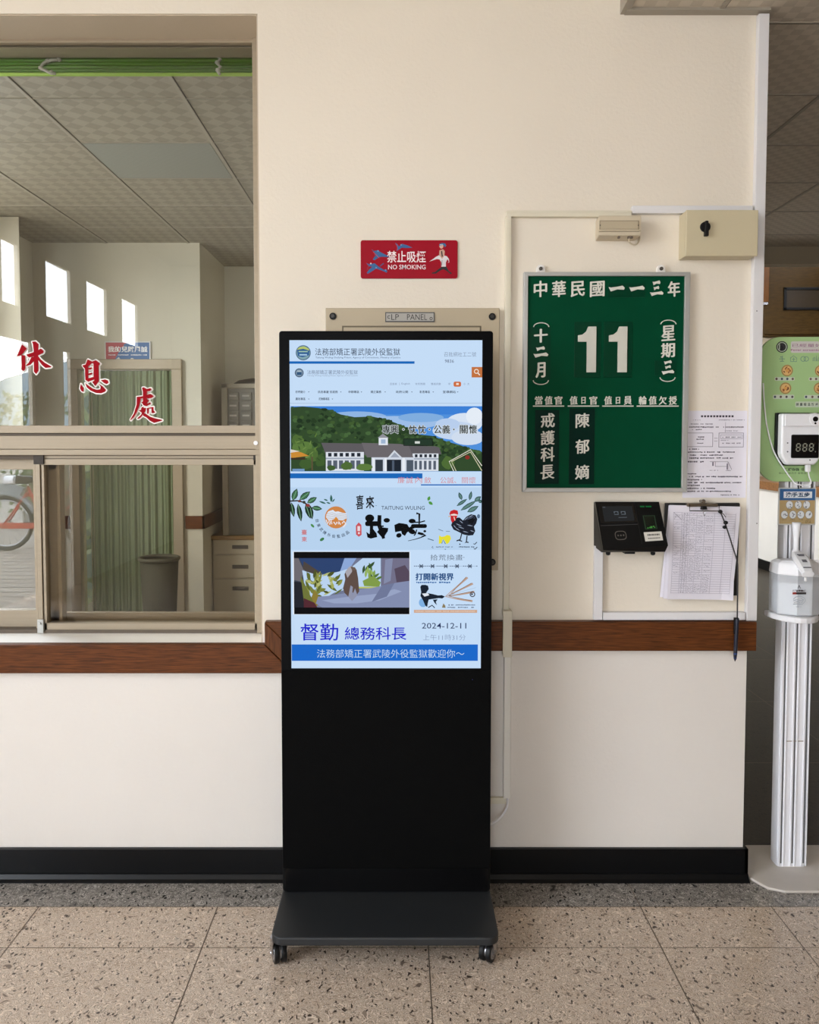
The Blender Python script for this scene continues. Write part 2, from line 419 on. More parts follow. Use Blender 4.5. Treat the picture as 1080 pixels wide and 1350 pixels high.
b.box(XL-0.03, XL, -1.7, 0.0, 0, 3.6, M_WALL); b.box(XL-0.03, XL, -3.1, -1.7, 3.05, 3.6, M_WALL); b.box(XL-0.03, XL, -3.1, -1.7, 0, 0.95, M_WALL); b.box(XL-0.03, XL, -3.4, -3.1, 2.14, 3.6, M_WALL); b.box(XL-0.03, XL, -3.14, -3.1, 0, 3.05, M_WALL)
struct(b.build('wall_left'))
b = MB()
b.box(XL-0.2, -1.6, yA-0.2, yA, 0, 3.6, M_WALL); b.box(0.0, 5.2, yA-0.2, yA, 0, 3.6, M_WALL); b.box(-1.6, 0.0, yA-0.2, yA, 2.6, 3.6, M_WALL)
struct(b.build('wall_front'))
b = MB(); b.box(5.0, 5.2, yA, 7.2, 0, 3.6, wood('dark_wall_less_bounce', (70, 52, 36), (92, 70, 48), (12, 12, 1.2))); struct(b.build('wall_right'))  # unseen wall made dark to cut the light it bounces into the corridor
# floor: beige field, grey border along the wall, joints
yb = onz(300, 1195.5).y; yj = onz(300, 1249.5).y
b = MB()
def quad(b, x0, x1, y0, y1, z, m): b.faces([(x0, y0, z), (x1, y0, z), (x1, y1, z), (x0, y1, z)], [(0, 1, 2, 3)], m)
quad(b, -3.2, 5.2, yA-0.2, yb, 0, M_FLOOR); quad(b, -3.2, 5.2, yb, 0.03, 0, M_BORDER); quad(b, -3.2, 5.2, 0.03, 7.2, 0, M_CORR)
xs = [onz(51.9, 1194.8).x, onz(287, 1195.6).x, onz(565, 1252).x, onz(834, 1175).x, onz(1053, 1241).x]
for x in xs: quad(b, x-0.0016, x+0.0016, yA, yb, 0.0004, M_JOINT)
x = xs[3]; quad(b, x-0.001, x+0.001, yb, 0.0, 0.0004, M_JOINT)
quad(b, -3, 5, yj-0.0011, yj+0.0011, 0.0004, M_JOINT); quad(b, -3, 5, yb-0.0013, yb+0.0013, 0.0004, M_JOINT)
for k in range(1, 5): quad(b, -3, 5, yj-0.56*k-0.0015, yj-0.56*k+0.0015, 0.0004, M_JOINT)
for k in range(9): quad(b, 1.0+0.45*k, 1.004+0.45*k, 0.9, 7, 0.0004, M_JOINT)
for k in range(8): quad(b, 1.0, 5, 0.9+0.8*k, 0.905+0.8*k, 0.0004, M_JOINT)
b.box(-3.2, 5.2, yA-0.2, 7.2, -0.1, -0.001, M_JOINT)
struct(b.build('floor', recalc=False))

# ceilings
ZC = at(915, 16.5, 0).z
xce = at(823, 14, 0).x
b = MB()
b.box(-3.2, 5.2, yA-0.2, 0.25, 3.6, 3.7, M_CTILE); struct(b.build('ceiling'))
def grid_ceiling(name, x0, x1, y0, y1, z, tile, xs, ys, plain=()):
    b = MB(); b.box(x0, x1, y0, y1, z, z+0.06, tile)
    for x in xs:
        if x0 < x < x1: b.box(x-0.007, x+0.007, y0, y1, z-0.004, z+0.002, M_TBAR); b.box(x+0.007, x+0.011, y0, y1, z-0.001, z+0.002, M_GAP)
    for y in ys:
        if y0 < y < y1: b.box(x0, x1, y-0.005, y+0.002, z-0.0025, z+0.002, M_TBAR); b.box(x0, x1, y+0.002, y+0.008, z-0.001, z+0.002, M_GAP)
    for (i, j, k, l) in plain: b.box(i, j, k, l, z-0.002, z+0.001, M_PLAINTILE)
    return struct(b.build(name))
ycs = [0.06+0.525*k for k in range(-6, 12)]
def xz(px, py): return onz(px, py, ZC)
rc = [xz(955, 6).x-0.6, xz(955, 6).x, xz(1080, 127).x, xz(1080, 242).x, 2.78, 3.34, 3.9, 4.46]
o = grid_ceiling('ceiling_right', xce, 5.0, -2.2, 3.0, ZC, M_CTILE, rc, ycs)
b = MB()
b.box(xce-0.012, xce+0.012, -2.2, 0.0, ZC-0.006, 3.6, M_TBAR); b.box(xce, XE+0.02, -0.03, 0.0, ZC-0.008, ZC+0.0, M_TBAR)
b.box(xce, 5.0, -2.22, -2.2, ZC, 3.7, M_WALL); struct(b.build('trim_3'))
ic = [xz(0, 227.8).x, xz(8.6, 101).x, xz(224.4, 101).x]; ic = [ic[0]-0.57]+ic+[ic[2]+0.57, ic[2]+1.14, ic[2]+1.71]
pl = [(ic[2]+0.012, ic[3]-0.012, ycs[8]+0.008, ycs[9]-0.008), (ic[3]+0.012, ic[4]-0.012, ycs[10]+0.008, ycs[11]-0.008)]
ycl = [xz(150, p).y for p in (130, 188, 235, 271, 300)]
pl = [(ic[2]+0.012, ic[3]-0.012, ycl[1]+0.008, ycl[2]-0.008), (ic[3]+0.012, ic[4]-0.012, ycl[3]+0.008, ycl[4]-0.008)]
YB = xz(150, 320).y                           # back wall of the rest room
YB2 = YB+0.75
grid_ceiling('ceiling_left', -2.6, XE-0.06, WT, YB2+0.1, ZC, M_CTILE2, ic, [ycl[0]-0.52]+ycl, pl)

# rest room behind the window
xi_l = at(44, 400, YB).x; xp = at(264, 400, YB).x
dl, dr, dt = at(97, 600, YB).x, at(238, 600, YB).x, at(170, 478, YB).z
b = MB()
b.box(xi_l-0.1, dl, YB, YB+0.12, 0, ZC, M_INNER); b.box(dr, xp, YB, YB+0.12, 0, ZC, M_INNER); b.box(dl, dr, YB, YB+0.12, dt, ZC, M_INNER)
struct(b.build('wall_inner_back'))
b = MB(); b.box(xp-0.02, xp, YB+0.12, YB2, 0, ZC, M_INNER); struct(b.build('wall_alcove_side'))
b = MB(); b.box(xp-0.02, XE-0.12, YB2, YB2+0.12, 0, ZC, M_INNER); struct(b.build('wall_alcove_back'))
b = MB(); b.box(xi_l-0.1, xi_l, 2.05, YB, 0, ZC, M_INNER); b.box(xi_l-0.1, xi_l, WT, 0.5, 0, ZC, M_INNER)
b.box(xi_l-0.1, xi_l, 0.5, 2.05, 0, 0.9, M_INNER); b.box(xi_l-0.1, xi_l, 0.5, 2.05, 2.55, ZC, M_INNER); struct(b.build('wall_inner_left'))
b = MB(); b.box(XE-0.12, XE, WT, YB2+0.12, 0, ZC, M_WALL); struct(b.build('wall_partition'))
b = MB(); b.box(xi_l-0.08, at(28, 450, 2.25).x, 2.25, 2.256, 1.42, ZC-0.005, mat('brightening_sheet_pale', (176, 168, 150), 0.8)); b.box(xi_l-0.08, at(28, 450, 2.25).x, 2.245, 2.262, 1.405, 1.425, M_ALU); tag(b.build('brightening_sheet'), 'pale sheet added to brighten the left end of the upper glass', 'screen')  # pale sheet added so the strip behind this glass looks brighter
# wooden band along the rest room wall
zb0, zb1 = at(250, 697, YB).z, at(250, 680, YB).z
b = MB()
b.box(dr+0.03, xp+0.014, YB-0.014, YB, zb0, zb1, M_WOOD); b.box(xp, xp+0.014, YB-0.014, YB2, zb0, zb1, M_WOOD); b.box(xp, XE-0.12, YB2-0.014, YB2, zb0, zb1, M_WOOD)
b.box(at(82, 690, YB).x, dl-0.03, YB-0.014, YB, zb0, zb1, M_WOOD)
struct(b.build('trim_4'))
# glazed door at the back of the rest room
door = struct(bpy.data.objects.new('door_2', None)); COL.objects.link(door); door.location = ((dl+dr)/2, YB, 0)
b = MB(); fw = 0.045
for (x0, x1, z0, z1) in ((dl-0.02, dl+fw, 0, dt-fw), (dr-fw, dr+0.02, 0, dt-fw), (dl-0.02, dr+0.02, dt-fw, dt+0.02)): b.box(x0, x1, YB-0.03, YB+0.08, z0, z1, M_ALU)
xm = at(120, 600, YB).x; b.box(xm-0.012, xm+0.012, YB+0.01, YB+0.05, 0, dt-fw, M_ALU)
b.build('door_frame', door, 0.003)
b = MB(); b.box(dl+fw, xm-0.012, YB+0.03, YB+0.035, 0, dt-fw, clear('door_glass', (0.9, 0.95, 0.9, 1))); b.build('pane', door)
xs_c = [xm+(dr-fw-xm)*k/90.0 for k in range(91)]
cur = mat('green_curtain_cloth', (120, 132, 100), 0.85, noise=0.12, nscale=6, stretch=(14, 1, 0.3))
b = MB(); vs = []; n = len(xs_c)
for z in (0.06, dt-fw-0.01):
    for k, x in enumerate(xs_c): vs.append((x, YB+0.0+0.006*math.sin(k*0.9)+0.007*math.sin(k*0.37)+0.004*math.sin(k*1.7), z))
b.faces(vs, [(k, k+1, n+k+1, n+k) for k in range(n-1)], cur)
c = b.build('curtain', recalc=False); sm = c.modifiers.new('thick', 'SOLIDIFY'); sm.thickness = 0.003
tag(c, 'drawn green curtain in pleats behind the glass door of the rest room', 'curtain')
# garden behind the narrow pane
b = MB(); rr = random.Random(4)
lf = mat('garden_leaf', (62, 66, 36), 0.6, noise=0.4, nscale=9)
for k in range(420):
    x, z = rr.uniform(dl-0.5, xm+0.5), rr.uniform(0, 1.9); y = YB+0.5+rr.random()*0.5; a, l = rr.uniform(0, 6.28), rr.uniform(0.06, 0.16)
    d = Vector((math.cos(a)*l, rr.uniform(-.05, .05), math.sin(a)*l)); q = Vector((-d.z, 0.02, d.x))*0.22; p = Vector((x, y, z))
    b.faces([p, p+d*0.5+q, p+d, p+d*0.5-q], [(0, 1, 2, 3)], lf)
b.tube([((dl+xm)/2, YB+0.7, 0), ((dl+xm)/2+.05, YB+0.72, 1.6)], 0.02, mat('stem', (90, 84, 50), 0.8), 6)
b2 = MB(); b2.box(-3.4, -0.6, YB+1.5, YB+1.6, 0, 3.6, mat('sky_block_dark_green', (38, 42, 34), 0.9, noise=0.3, nscale=5)); struct(b2.build('wall_sky_block'))  # dark backdrop added to block bright sky behind the narrow pane
tag(b.build('garden_shrub', recalc=False), 'yellow-green shrub outside the narrow pane of the rest room door', 'shrub')

# corridor on the right
YC = 7.0
b = MB(); b.box(-0.2, 5.0, YC, YC+0.2, 0, 3.9, mat('far_wall_paint', (176, 162, 138), 0.8))
b.box(XE-0.12, 5.0, 3.0, 3.1, at(1045, 348, 3.0).z, ZC+0.2, mat('bulkhead_paint', (158, 145, 122), 0.8))
b.box(XE-0.12, 5.0, 3.1, YC, 3.8, 3.9, M_INNER); b.box(-0.2, -0.1, YB2, 4.2, 0, 3.9, M_INNER); b.box(-0.2, -0.1, 6.8, YC, 0, 3.9, M_INNER); b.box(-0.2, -0.1, 4.2, 5.4, 0, 3.9, M_INNER); b.box(-0.2, -0.1, 5.4, 6.8, 0, 0.5, M_INNER); b.box(-0.2, -0.1, 5.4, 6.8, 1.45, 3.9, M_INNER)
struct(b.build('wall_far'))

# ------------------------------------------------------------------ wooden rails and baseboards
RD = 0.03
zlr0, zlr1 = at(170, 888, -RD).z, at(170, 850, -RD).z
zrr0, zrr1 = at(800, 858.5, -RD).z, at(800, 820, -RD).z
xv = at(348.5, 850, -RD).x; wv = zlr1-zlr0
b = MB()
ox = 0.004
b.prism([(-3.0, zlr0), (xv+wv, zlr0), (xv, zlr1), (-3.0, zlr1)], -RD, 0, M_WOOD)
struct(b.build('trim_5', bevel=0.003))
b = MB(); b.prism([(xv+0.0012, zlr1+0.0012), (xv+wv+0.0012, zlr0+0.0012), (xv+wv+0.0012, zrr0), (xv+0.0012, zrr1-0.0015)], -RD, 0, M_WOODV)
struct(b.build('trim_6', bevel=0.002))
xre = at(998, 840, -RD).x
b = MB(); b.prism([(xv+0.001, zrr1), (xv+wv, zrr0), (xre, zrr0), (xre, zrr1)], -RD, 0, M_WOOD); b.box(XE-0.03, xre, 0, WT, zrr0, zrr1, M_WOOD)
struct(b.build('trim_7', bevel=0.003))
b = MB()
zb = at(170, 1119.5, -0.014).z; b.box(-3.0, XE+0.012, -0.014, 0, 0.0, zb, M_BASEB); b.box(XE, XE+0.012, -0.014, WT, 0, zb, M_BASEB)
b.prism([(-0.014, 0), (-0.014, 0.022), (-0.017, 0.021), (-0.024, 0.008), (-0.034, 0.0)], -3.0, XE+0.012, M_BASEB, 'x')
struct(b.build('baseboard_back', bevel=0.002))

# ------------------------------------------------------------------ the aluminium window
win = struct(bpy.data.objects.new('window_1', None)); COL.objects.link(win); win.location = (op_r-0.9, YF, op_b)
A = lambda px, py, Y=YF: at(px, py, Y)
def bar(b, px0, py0, px1, py1, y0, y1, m=M_ALU, xl=None):
    """frame member: the pixel box on its own front plane y0"""
    p, q = at(px0, py0, y0), at(px1, py1, y0); mx, my = (px0+px1)/2, (py0+py1)/2
    b.box(at(px0, my, y0).x if xl is None else xl, at(px1, my, y0).x, y0, y1, at(mx, py0, y0).z, at(mx, py1, y0).z, m); return b
b = MB()
bar(b, -100, 46, 344, 56, YF+0.012, YF+0.1, xl=op_l); bar(b, -100, 53, 338, 63, YF+0.03, YF+0.1, xl=op_l)
bar(b, 335.5, 47, 343.5, 835, YF, YF+0.1)
bar(b, 340.5, 47, 345.5, 835, YF-0.008, YF+0.02)
b.box(op_l, op_l+0.04, YF, YF+0.1, op_b, op_t, M_ALU)
b.build('frame', win, 0.0015)
b = MB()
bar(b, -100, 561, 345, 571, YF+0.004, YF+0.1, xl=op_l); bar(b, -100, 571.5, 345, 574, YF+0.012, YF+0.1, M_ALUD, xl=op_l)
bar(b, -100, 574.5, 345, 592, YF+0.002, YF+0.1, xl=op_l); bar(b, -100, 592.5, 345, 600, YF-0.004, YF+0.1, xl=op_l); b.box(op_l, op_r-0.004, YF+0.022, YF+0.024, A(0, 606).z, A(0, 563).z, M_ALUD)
b.build('transom', win, 0.0015)
b = MB(); b.box(op_l+0.03, op_r-0.01, GY, GY+0.005, A(0, 575).z, A(0, 50).z, None or glass('upper_glass', 1.85, (0.93, 0.95, 0.92, 1)))
up = b.build('upper_pane', win)
up.data.materials.append(clear('glass_back', (1, 1, 1, 1)))
def front_only(o):
    for p in o.data.polygons:
        if p.normal.y > -0.5: p.material_index = 1
front_only(up)
# right sliding sash (outer track)
ys0, ys1 = YF+0.012, YF+0.045
s_r = MB()
bar(s_r, 50, 605, 343, 613, ys0, ys1); bar(s_r, 50, 600.5, 343, 604.5, ys0+0.004, ys1); bar(s_r, 48.5, 601, 54.5, 834, ys0-0.004, ys1); bar(s_r, 56.5, 606, 60, 834, ys0, ys1)
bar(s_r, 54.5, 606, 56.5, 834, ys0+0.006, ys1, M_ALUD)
bar(s_r, 335, 605, 343, 834, ys0, ys1); bar(s_r, 50, 821.5, 343, 834, ys0, ys1)
sash = s_r.build('sliding_sash', win, 0.001)
b = MB(); p0, p1 = at(58, 700, ys0+0.015), at(337, 700, ys0+0.015)
b.box(p0.x, p1.x, ys0+0.015, ys0+0.02, A(0, 826).z, A(0, 608).z, glass('sash_glass', 1.6, (0.70, 0.65, 0.56, 1)))
o = b.build('pane', sash); o.data.materials.append(clear('glass_back2', (1, 1, 1, 1))); front_only(o)
# left sliding sash (inner track), its right stile shows behind the outer sash glass
yt0, yt1 = YF+0.055, YF+0.085
b = MB(); xl0 = op_l+0.04
bar(b, -100, 604, 80, 619, yt0, yt1, xl=xl0); bar(b, -100, 804.5, 80, 833, yt0, yt1, xl=xl0); bar(b, 61, 605, 80, 830, yt0, yt1); bar(b, 76, 608, 80.5, 828, yt0-0.006, yt1)
b.box(xl0, xl0+0.05, yt0, yt1, A(0, 833).z, A(0, 605).z, M_ALU)
ls = b.build('sliding_sash', win, 0.001)
b = MB(); b.box(xl0+0.03, at(66, 700, yt0).x, yt0+0.012, yt0+0.017, A(0, 812).z, A(0, 612).z, glass('left_glass', 2.1, (0.86, 0.88, 0.87, 1)))
o = b.build('pane', ls); o.data.materials.append(clear('glass_back3', (1, 1, 1, 1))); front_only(o)
# bottom track, inner screen rail, small fittings
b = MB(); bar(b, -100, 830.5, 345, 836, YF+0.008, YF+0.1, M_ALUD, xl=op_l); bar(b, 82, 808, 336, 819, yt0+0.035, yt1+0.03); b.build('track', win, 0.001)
b = MB(); bar(b, 45.5, 602, 48.5, 834, ys0+0.02, ys1); bar(b, 44, 600, 57, 612, ys0-0.007, ys0, mat('grey_gasket', (60, 54, 48), 0.7)); bar(b, 334, 600, 345, 606, ys0-0.007, ys0, mat('grey_gasket', (60, 54, 48), 0.7)); b.build('seal', win)
b = MB(); bar(b, 49, 817, 57, 835, ys0-0.012, ys0-0.003, M_SILVER); p = at(53, 822, ys0-0.012); b.cyl(p, p+Vector((0, -0.006, 0)), 0.004, M_SILVER, 12); b.build('latch', win, 0.001)
b = MB(); p = at(337.5, 584, YF+0.002); b.cyl(p, p+Vector((0, -0.006, 0)), 0.007, M_WHITEP, 16); b.build('screw_cap', win)

# red stickers on the upper glass, brush strokes outlined in white
def sticker(name, org, strokes, label):
    a = Art(GY, org[0]-5, org[1]-5, org[0]+65, org[1]+65); a.n = 9
    S_ = [[(org[0]+x/18.0, org[1]+y/18.0) for x, y in st] for st in strokes]
    for st in S_:
        a.poly(st, 'f3efe9')
        for k in range(len(st)):
            p, q = st[k], st[(k+1) % len(st)]; a.line([p, q], 3.2, 'f3efe9'); a.disc(p[0], p[1], 1.6, 'f3efe9', n=10)
    for st in S_: a.poly(st, mat('sticker_red', (154, 12, 26), 0.7, spec=0.1))
    tag(a.build(name), label, 'sticker', 'red characters stuck on the glass')
sticker('glass_sticker', (15, 440), [[(270, 255), (385, 350), (290, 470), (250, 505), (145, 540)], [(250, 500), (340, 520), (345, 800), (325, 860), (290, 885), (245, 850), (255, 760)],
    [(370, 495), (540, 440), (660, 385), (720, 355), (785, 410), (770, 460), (660, 510), (440, 565), (400, 540)], [(510, 195), (590, 185), (665, 250), (655, 400), (650, 880), (590, 960), (540, 900), (545, 400), (530, 240)],
    [(490, 555), (600, 540), (560, 640), (460, 740), (360, 770), (350, 755), (420, 690)], [(640, 520), (700, 600), (790, 680), (960, 780), (950, 800), (820, 815), (740, 750), (660, 640), (600, 540)]],
    'red white-edged sticker on the upper glass reading 休, highest of three')
sticker('glass_sticker', (95, 465), [[(260, 300), (340, 285), (390, 160), (500, 215), (470, 270), (400, 330), (405, 610), (400, 690), (330, 650), (325, 390)], [(390, 160), (500, 215), (580, 175), (685, 265), (650, 310), (540, 300), (520, 250), (470, 262)],
    [(530, 215), (690, 265), (650, 310), (650, 680), (565, 795), (490, 700), (545, 660), (525, 560)], [(400, 370), (480, 345), (495, 375), (470, 400), (400, 400)], [(400, 500), (490, 470), (505, 500), (460, 530), (400, 535)], [(390, 640), (400, 610), (530, 575), (540, 640), (385, 695)],
    [(220, 745), (290, 840), (285, 930), (240, 915), (200, 850)], [(325, 720), (400, 780), (500, 850), (600, 880), (680, 870), (690, 810), (640, 735), (740, 800), (820, 890), (790, 930), (700, 965), (580, 960), (450, 900), (360, 820)], [(695, 655), (800, 635), (870, 660), (880, 720), (830, 750), (770, 720)]],
    'red white-edged sticker on the upper glass reading 息, middle of three')
sticker('glass_sticker', (165, 502), [[(420, 165), (460, 155), (530, 195), (540, 260), (530, 400), (560, 470), (520, 600), (440, 560), (400, 510), (440, 490), (440, 260)], [(530, 200), (620, 175), (650, 205), (610, 245), (540, 250)],
    [(290, 385), (440, 370), (620, 310), (700, 370), (640, 410), (560, 420), (530, 400), (330, 430)], [(295, 385), (390, 420), (350, 600), (290, 740), (220, 860), (140, 940), (130, 925), (220, 780), (290, 560)],
    [(410, 510), (520, 560), (610, 510), (630, 550), (520, 605), (450, 580)], [(540, 470), (590, 450), (580, 490), (540, 500)], [(400, 640), (450, 610), (455, 650), (510, 645), (500, 720), (440, 800), (400, 800), (410, 760), (330, 700), (390, 690)],
    [(440, 780), (420, 830), (360, 890), (310, 910), (300, 890), (390, 810), (410, 760)], [(430, 760), (500, 780), (600, 850), (700, 885), (890, 930), (890, 945), (700, 1000), (600, 950), (520, 870), (440, 830)],
    [(530, 650), (590, 640), (570, 780), (535, 785)], [(560, 640), (690, 620), (690, 700), (730, 750), (690, 770), (640, 770), (640, 660), (570, 665)]],
    'red white-edged sticker on the upper glass reading 處, lowest of three')

# rolled green bamboo blind under the window head
yb_ = YF+0.105
bl = thing('bamboo_blind', 'rolled-up green bamboo blind tied behind the top of the window', 'blind', ((op_l+op_r)/2, yb_+0.03, at(170, 80, yb_).z))
g1_, g2_, g3_ = mat('green_bamboo', (104, 164, 14), 0.35, noise=0.3, nscale=20, stretch=(0.2, 8, 8)), mat('dark_green_bamboo', (70, 118, 8), 0.4, noise=0.3, nscale=20, stretch=(0.2, 8, 8)), mat('light_green_bamboo', (168, 206, 84), 0.35)
for k, (py, m, nm) in enumerate(((68.5, g1_, 'slat'), (73, g2_, 'slat'), (77.5, g2_, 'slat'), (82, g2_, 'slat'), (86.5, g2_, 'slat'), (91, g2_, 'slat'), (96, g3_, 'slat'))):
    p = at(170, py, yb_); b = MB(); b.tube([(op_l+0.05, yb_+0.012, p.z), (op_r-0.012, yb_+0.012, p.z)], 0.0062 if k else 0.0068, m, 8); b.build(nm, bl)
b = MB(); p = at(170, 80, yb_); b.tube([(op_l+0.05, yb_+0.034, p.z), (op_r-0.012, yb_+0.034, p.z)], 0.026, g2_, 12); b.build('roll', bl)
tape = mat('grey_cloth_tape', (168, 164, 150), 0.8, bump=0.5, bscale=80)
def tie(pts):
    b = MB(); b.tube([at(x, y, yb_-0.004) for x, y in pts], 0.0052, tape, 7)
    for x, y in pts[::2]: p = at(x, y, yb_-0.005); b.cyl(p, p+Vector((0.008, 0.003, 0.005)), 0.0072, tape, 7)
    b.build('tie', bl)
tie([(76, 79), (68, 79), (61, 81), (57, 84), (52, 90), (60, 93), (66, 96), (73, 97)]); tie([(286, 74), (291, 78), (285, 83), (291, 88), (286, 93), (290, 98)])
p = at(314, 68.5, yb_-0.002); b = MB(); b.cyl(p, p+Vector((0, -0.006, 0)), 0.0075, mat('dark_teal_cap', (16, 46, 36), 0.4), 14); b.build('end_knob', bl)

# sign over the rest room door
ysn = YB-0.012
a = Art(ysn, 138, 450, 200, 477)
t = thing('door_sign', 'small red and blue sign with white characters above the rest room door', 'sign', (at(169, 477, YB).x, YB, at(169, 477, YB).z))
x0, z0 = a.w(138, 477); x1, z1 = a.w(198.5, 450)
MB().box(x0, x1, ysn, YB, z0, z1, mat('sign_edge', (205, 205, 205), 0.5)).build('backing', t)
a.rect(139, 451, 197.5, 476, 'd9dad8'); a.poly([(139.5, 451.5), (139.5, 473), (150, 475), (158, 470), (197, 475), (197, 451.5)], '2c639c')
a.poly([(139.5, 451.5), (139.5, 473), (146, 475.5), (152, 473), (156, 465), (160, 458), (170, 454), (180, 451.5)], 'a83140')
a.disc(165, 471, 8, '2c639c', 4); a.disc(183, 471, 8, '2c639c', 4); a.disc(172, 455, 9, '2c639c', 3)
a.text('我的兒賦風誠', 168.5, 460.5, 8, 'eef0f0', width=52, off=0.02); a.scrawl(143, 468, 194, 1.8, 'd9dde4', 0.15)
a.build('face', t)

# ================================================================== REST ROOM FURNITURE
Yk = YB2-0.5
ck = thing('drawer_cabinet', 'beige three-drawer cabinet with a wooden top behind the sliding window', 'cabinet', (at(315, 800, Yk).x, Yk+0.2, 0))
xk0, xk1 = at(276, 760, Yk).x, XE-0.9
xk0 = at(281, 760, Yk).x; xk1 = xk0+0.5; zt_ = at(310, 706, Yk).z
mk_ = mat('beige_cabinet_steel', (176, 166, 144), 0.5)
MB().box(xk0, xk1, Yk, YB2-0.03, 0.04, zt_-0.03, mk_).build('body', ck, 0.003)
MB().box(xk0-0.06, xk1+0.04, Yk-0.02, YB2-0.02, zt_-0.03, zt_, wood('cabinet_top_wood', (120, 92, 58), (158, 126, 82), (3, 12, 12))).build('top', ck, 0.004)
zs = [at(310, q, Yk).z for q in (710, 731, 762, 815)]
for k in range(3):
    d = MB().box(xk0+0.012, xk1-0.012, Yk-0.014, Yk, zs[k+1]+0.005, zs[k]-0.005, mk_).build('drawer', ck, 0.002)
    zh = zs[k]-0.5*(zs[k]-zs[k+1]) if k < 2 else zs[k]-0.07
    xh = at(317, 700, Yk).x
    MB().box(xh-0.055, xh+0.055, Yk-0.018, Yk-0.013, zh-0.014, zh+0.012, mat('dark_recess', (66, 60, 50), 0.6)).build('handle', d)
lk = thing('locker_box', 'dark steel locker box with rows of small doors on the cabinet', 'locker', (at(316, 560, Yk).x, Yk+0.2, zt_))
lx0, lx1 = at(294, 540, Yk).x, at(294, 540, Yk).x+0.5; lz1 = at(316, 508, Yk).z
ml = mat('grey_locker_steel', (92, 88, 78), 0.45)
MB().box(lx0, lx1, Yk+0.02, YB2-0.05, zt_+0.001, lz1, ml).build('body', lk, 0.003)
b = MB(); b.box(lx0-0.01, lx0+0.03, Yk, Yk+0.03, zt_+0.001, lz1+0.01, mat('locker_frame', (140, 130, 112), 0.5)); b.box(lx0-0.01, lx1, Yk, Yk+0.03, lz1-0.02, lz1+0.012, mat('locker_frame', (140, 130, 112), 0.5)); b.build('frame', lk, 0.002)
for r_ in range(4):
    for c_ in range(4):
        x = lx0+0.07+c_*0.088; z = lz1-0.075-r_*0.068
        d = MB().box(x-0.036, x+0.036, Yk+0.008, Yk+0.02, z-0.028, z+0.028, ml).build('small_door', lk, 0.002)
        MB().box(x-0.026, x+0.022, Yk+0.006, Yk+0.0085, z-0.002, z+0.01, mat('label_grey', (150, 146, 136), 0.5)).build('name_slot', d)
bx = thing('cloth_bundle', 'dark folded cloth bundle lying on the locker box', 'bundle', (lx0+0.22, Yk+0.2, lz1+0.012))
b = MB(); b.lathe([(0.02, 0), (0.19, 0.002), (0.21, 0.02), (0.17, 0.045), (0.08, 0.06), (0.01, 0.062)], (lx0+0.24, Yk+0.2, lz1+0.001), mat('dark_cloth', (44, 42, 40), 0.9, bump=0.6, bscale=20), 24, 1.0, 0.6); b.build('cloth', bx)
yw = YB-0.45
wb = thing('reflection_bin', 'tall grey-brown bin form added for a faint reflection before the green curtain', 'bin', (at(210, 735, yw).x, yw, 0))  # bin form added to stand in for a faint reflection in the glass
zz = at(210, 732, yw).z; rw = (at(236, 732, yw).x-at(185, 732, yw).x)/2
MB().lathe([(rw*0.72, 0.0), (rw*0.97, zz-0.03), (rw*0.93, zz-0.03), (rw*0.70, 0.02)], (wb.location.x, yw, 0.001), mat('bin_plastic', (62, 60, 46), 0.7, spec=0.1), 36).build('bucket', wb)
MB().torus((wb.location.x, yw, zz-0.02), rw*0.97, 0.012, mat('bin_rim', (72, 69, 54), 0.6, spec=0.2), 40, 8, 'z').build('rim', wb)

# ================================================================== THINGS ON THE WALL
# electrical panel door behind the kiosk
t = thing('panel_door', 'beige steel electrical panel with a nameplate on the wall behind the kiosk', 'panel', tuple(at(545, 752, 0)))
M_PANEL = mat('beige_panel_paint', (186, 170, 142), 0.45, noise=0.03, nscale=6)
yp = -0.022
def pbox(b, x0, y0, x1, y1, Yf, Yb, m):
    mx, my = (x0+x1)/2, (y0+y1)/2
    return b.box(at(x0, my, Yf).x, at(x1, my, Yf).x, Yf, Yb, at(mx, y1, Yf).z, at(mx, y0, Yf).z, m)
b = MB(); pbox(b, 430, 406, 658, 752, yp, 0, M_PANEL); b.build('frame', t, 0.002)
b = MB(); pbox(b, 451.5, 429.5, 634, 740, yp-0.0015, yp, mat('panel_gap', (110, 98, 78), 0.6)); pbox(b, 453.5, 431.5, 632, 738, yp-0.004, yp, M_PANEL); b.build('door', t, 0.001)
scr = mat('black_screw', (14, 14, 14), 0.4, spec=0.2)
for (x, y) in ((439, 417), (649, 417.5), (649, 741), (439, 741)):
    p = at(x, y, yp); b = MB(); b.cyl(p, p+Vector((0, -0.004, 0)), 0.0105, scr, 24); b.cyl(p+Vector((0, -0.004, 0)), p+Vector((0, -0.0075, 0)), 0.0062, mat('screw_head', (52, 50, 48), 0.3, 0.5), 6); b.build('screw', t, 0.0008)
a = Art(yp-0.003, 508, 411, 574, 425)
b = MB(); pbox(b, 508, 411.5, 573, 424.5, yp-0.003, yp, ink('4a4a4c')); npl = b.build('nameplate', t)
a.rect(509.2, 412.8, 571.8, 423.2, 'aeaaa2'); a.text('LP', 521, 418, 7.4, '1d1c1c', off=-0.004); a.text('PANEL', 550, 418, 7.4, '1d1c1c', width=26.5, off=-0.004)
a.text('c', 512.5, 418, 4.5, '2a2a2a'); a.ring(568.5, 420, 1.6, 0.9, '4a4640'); a.build('lettering', npl)

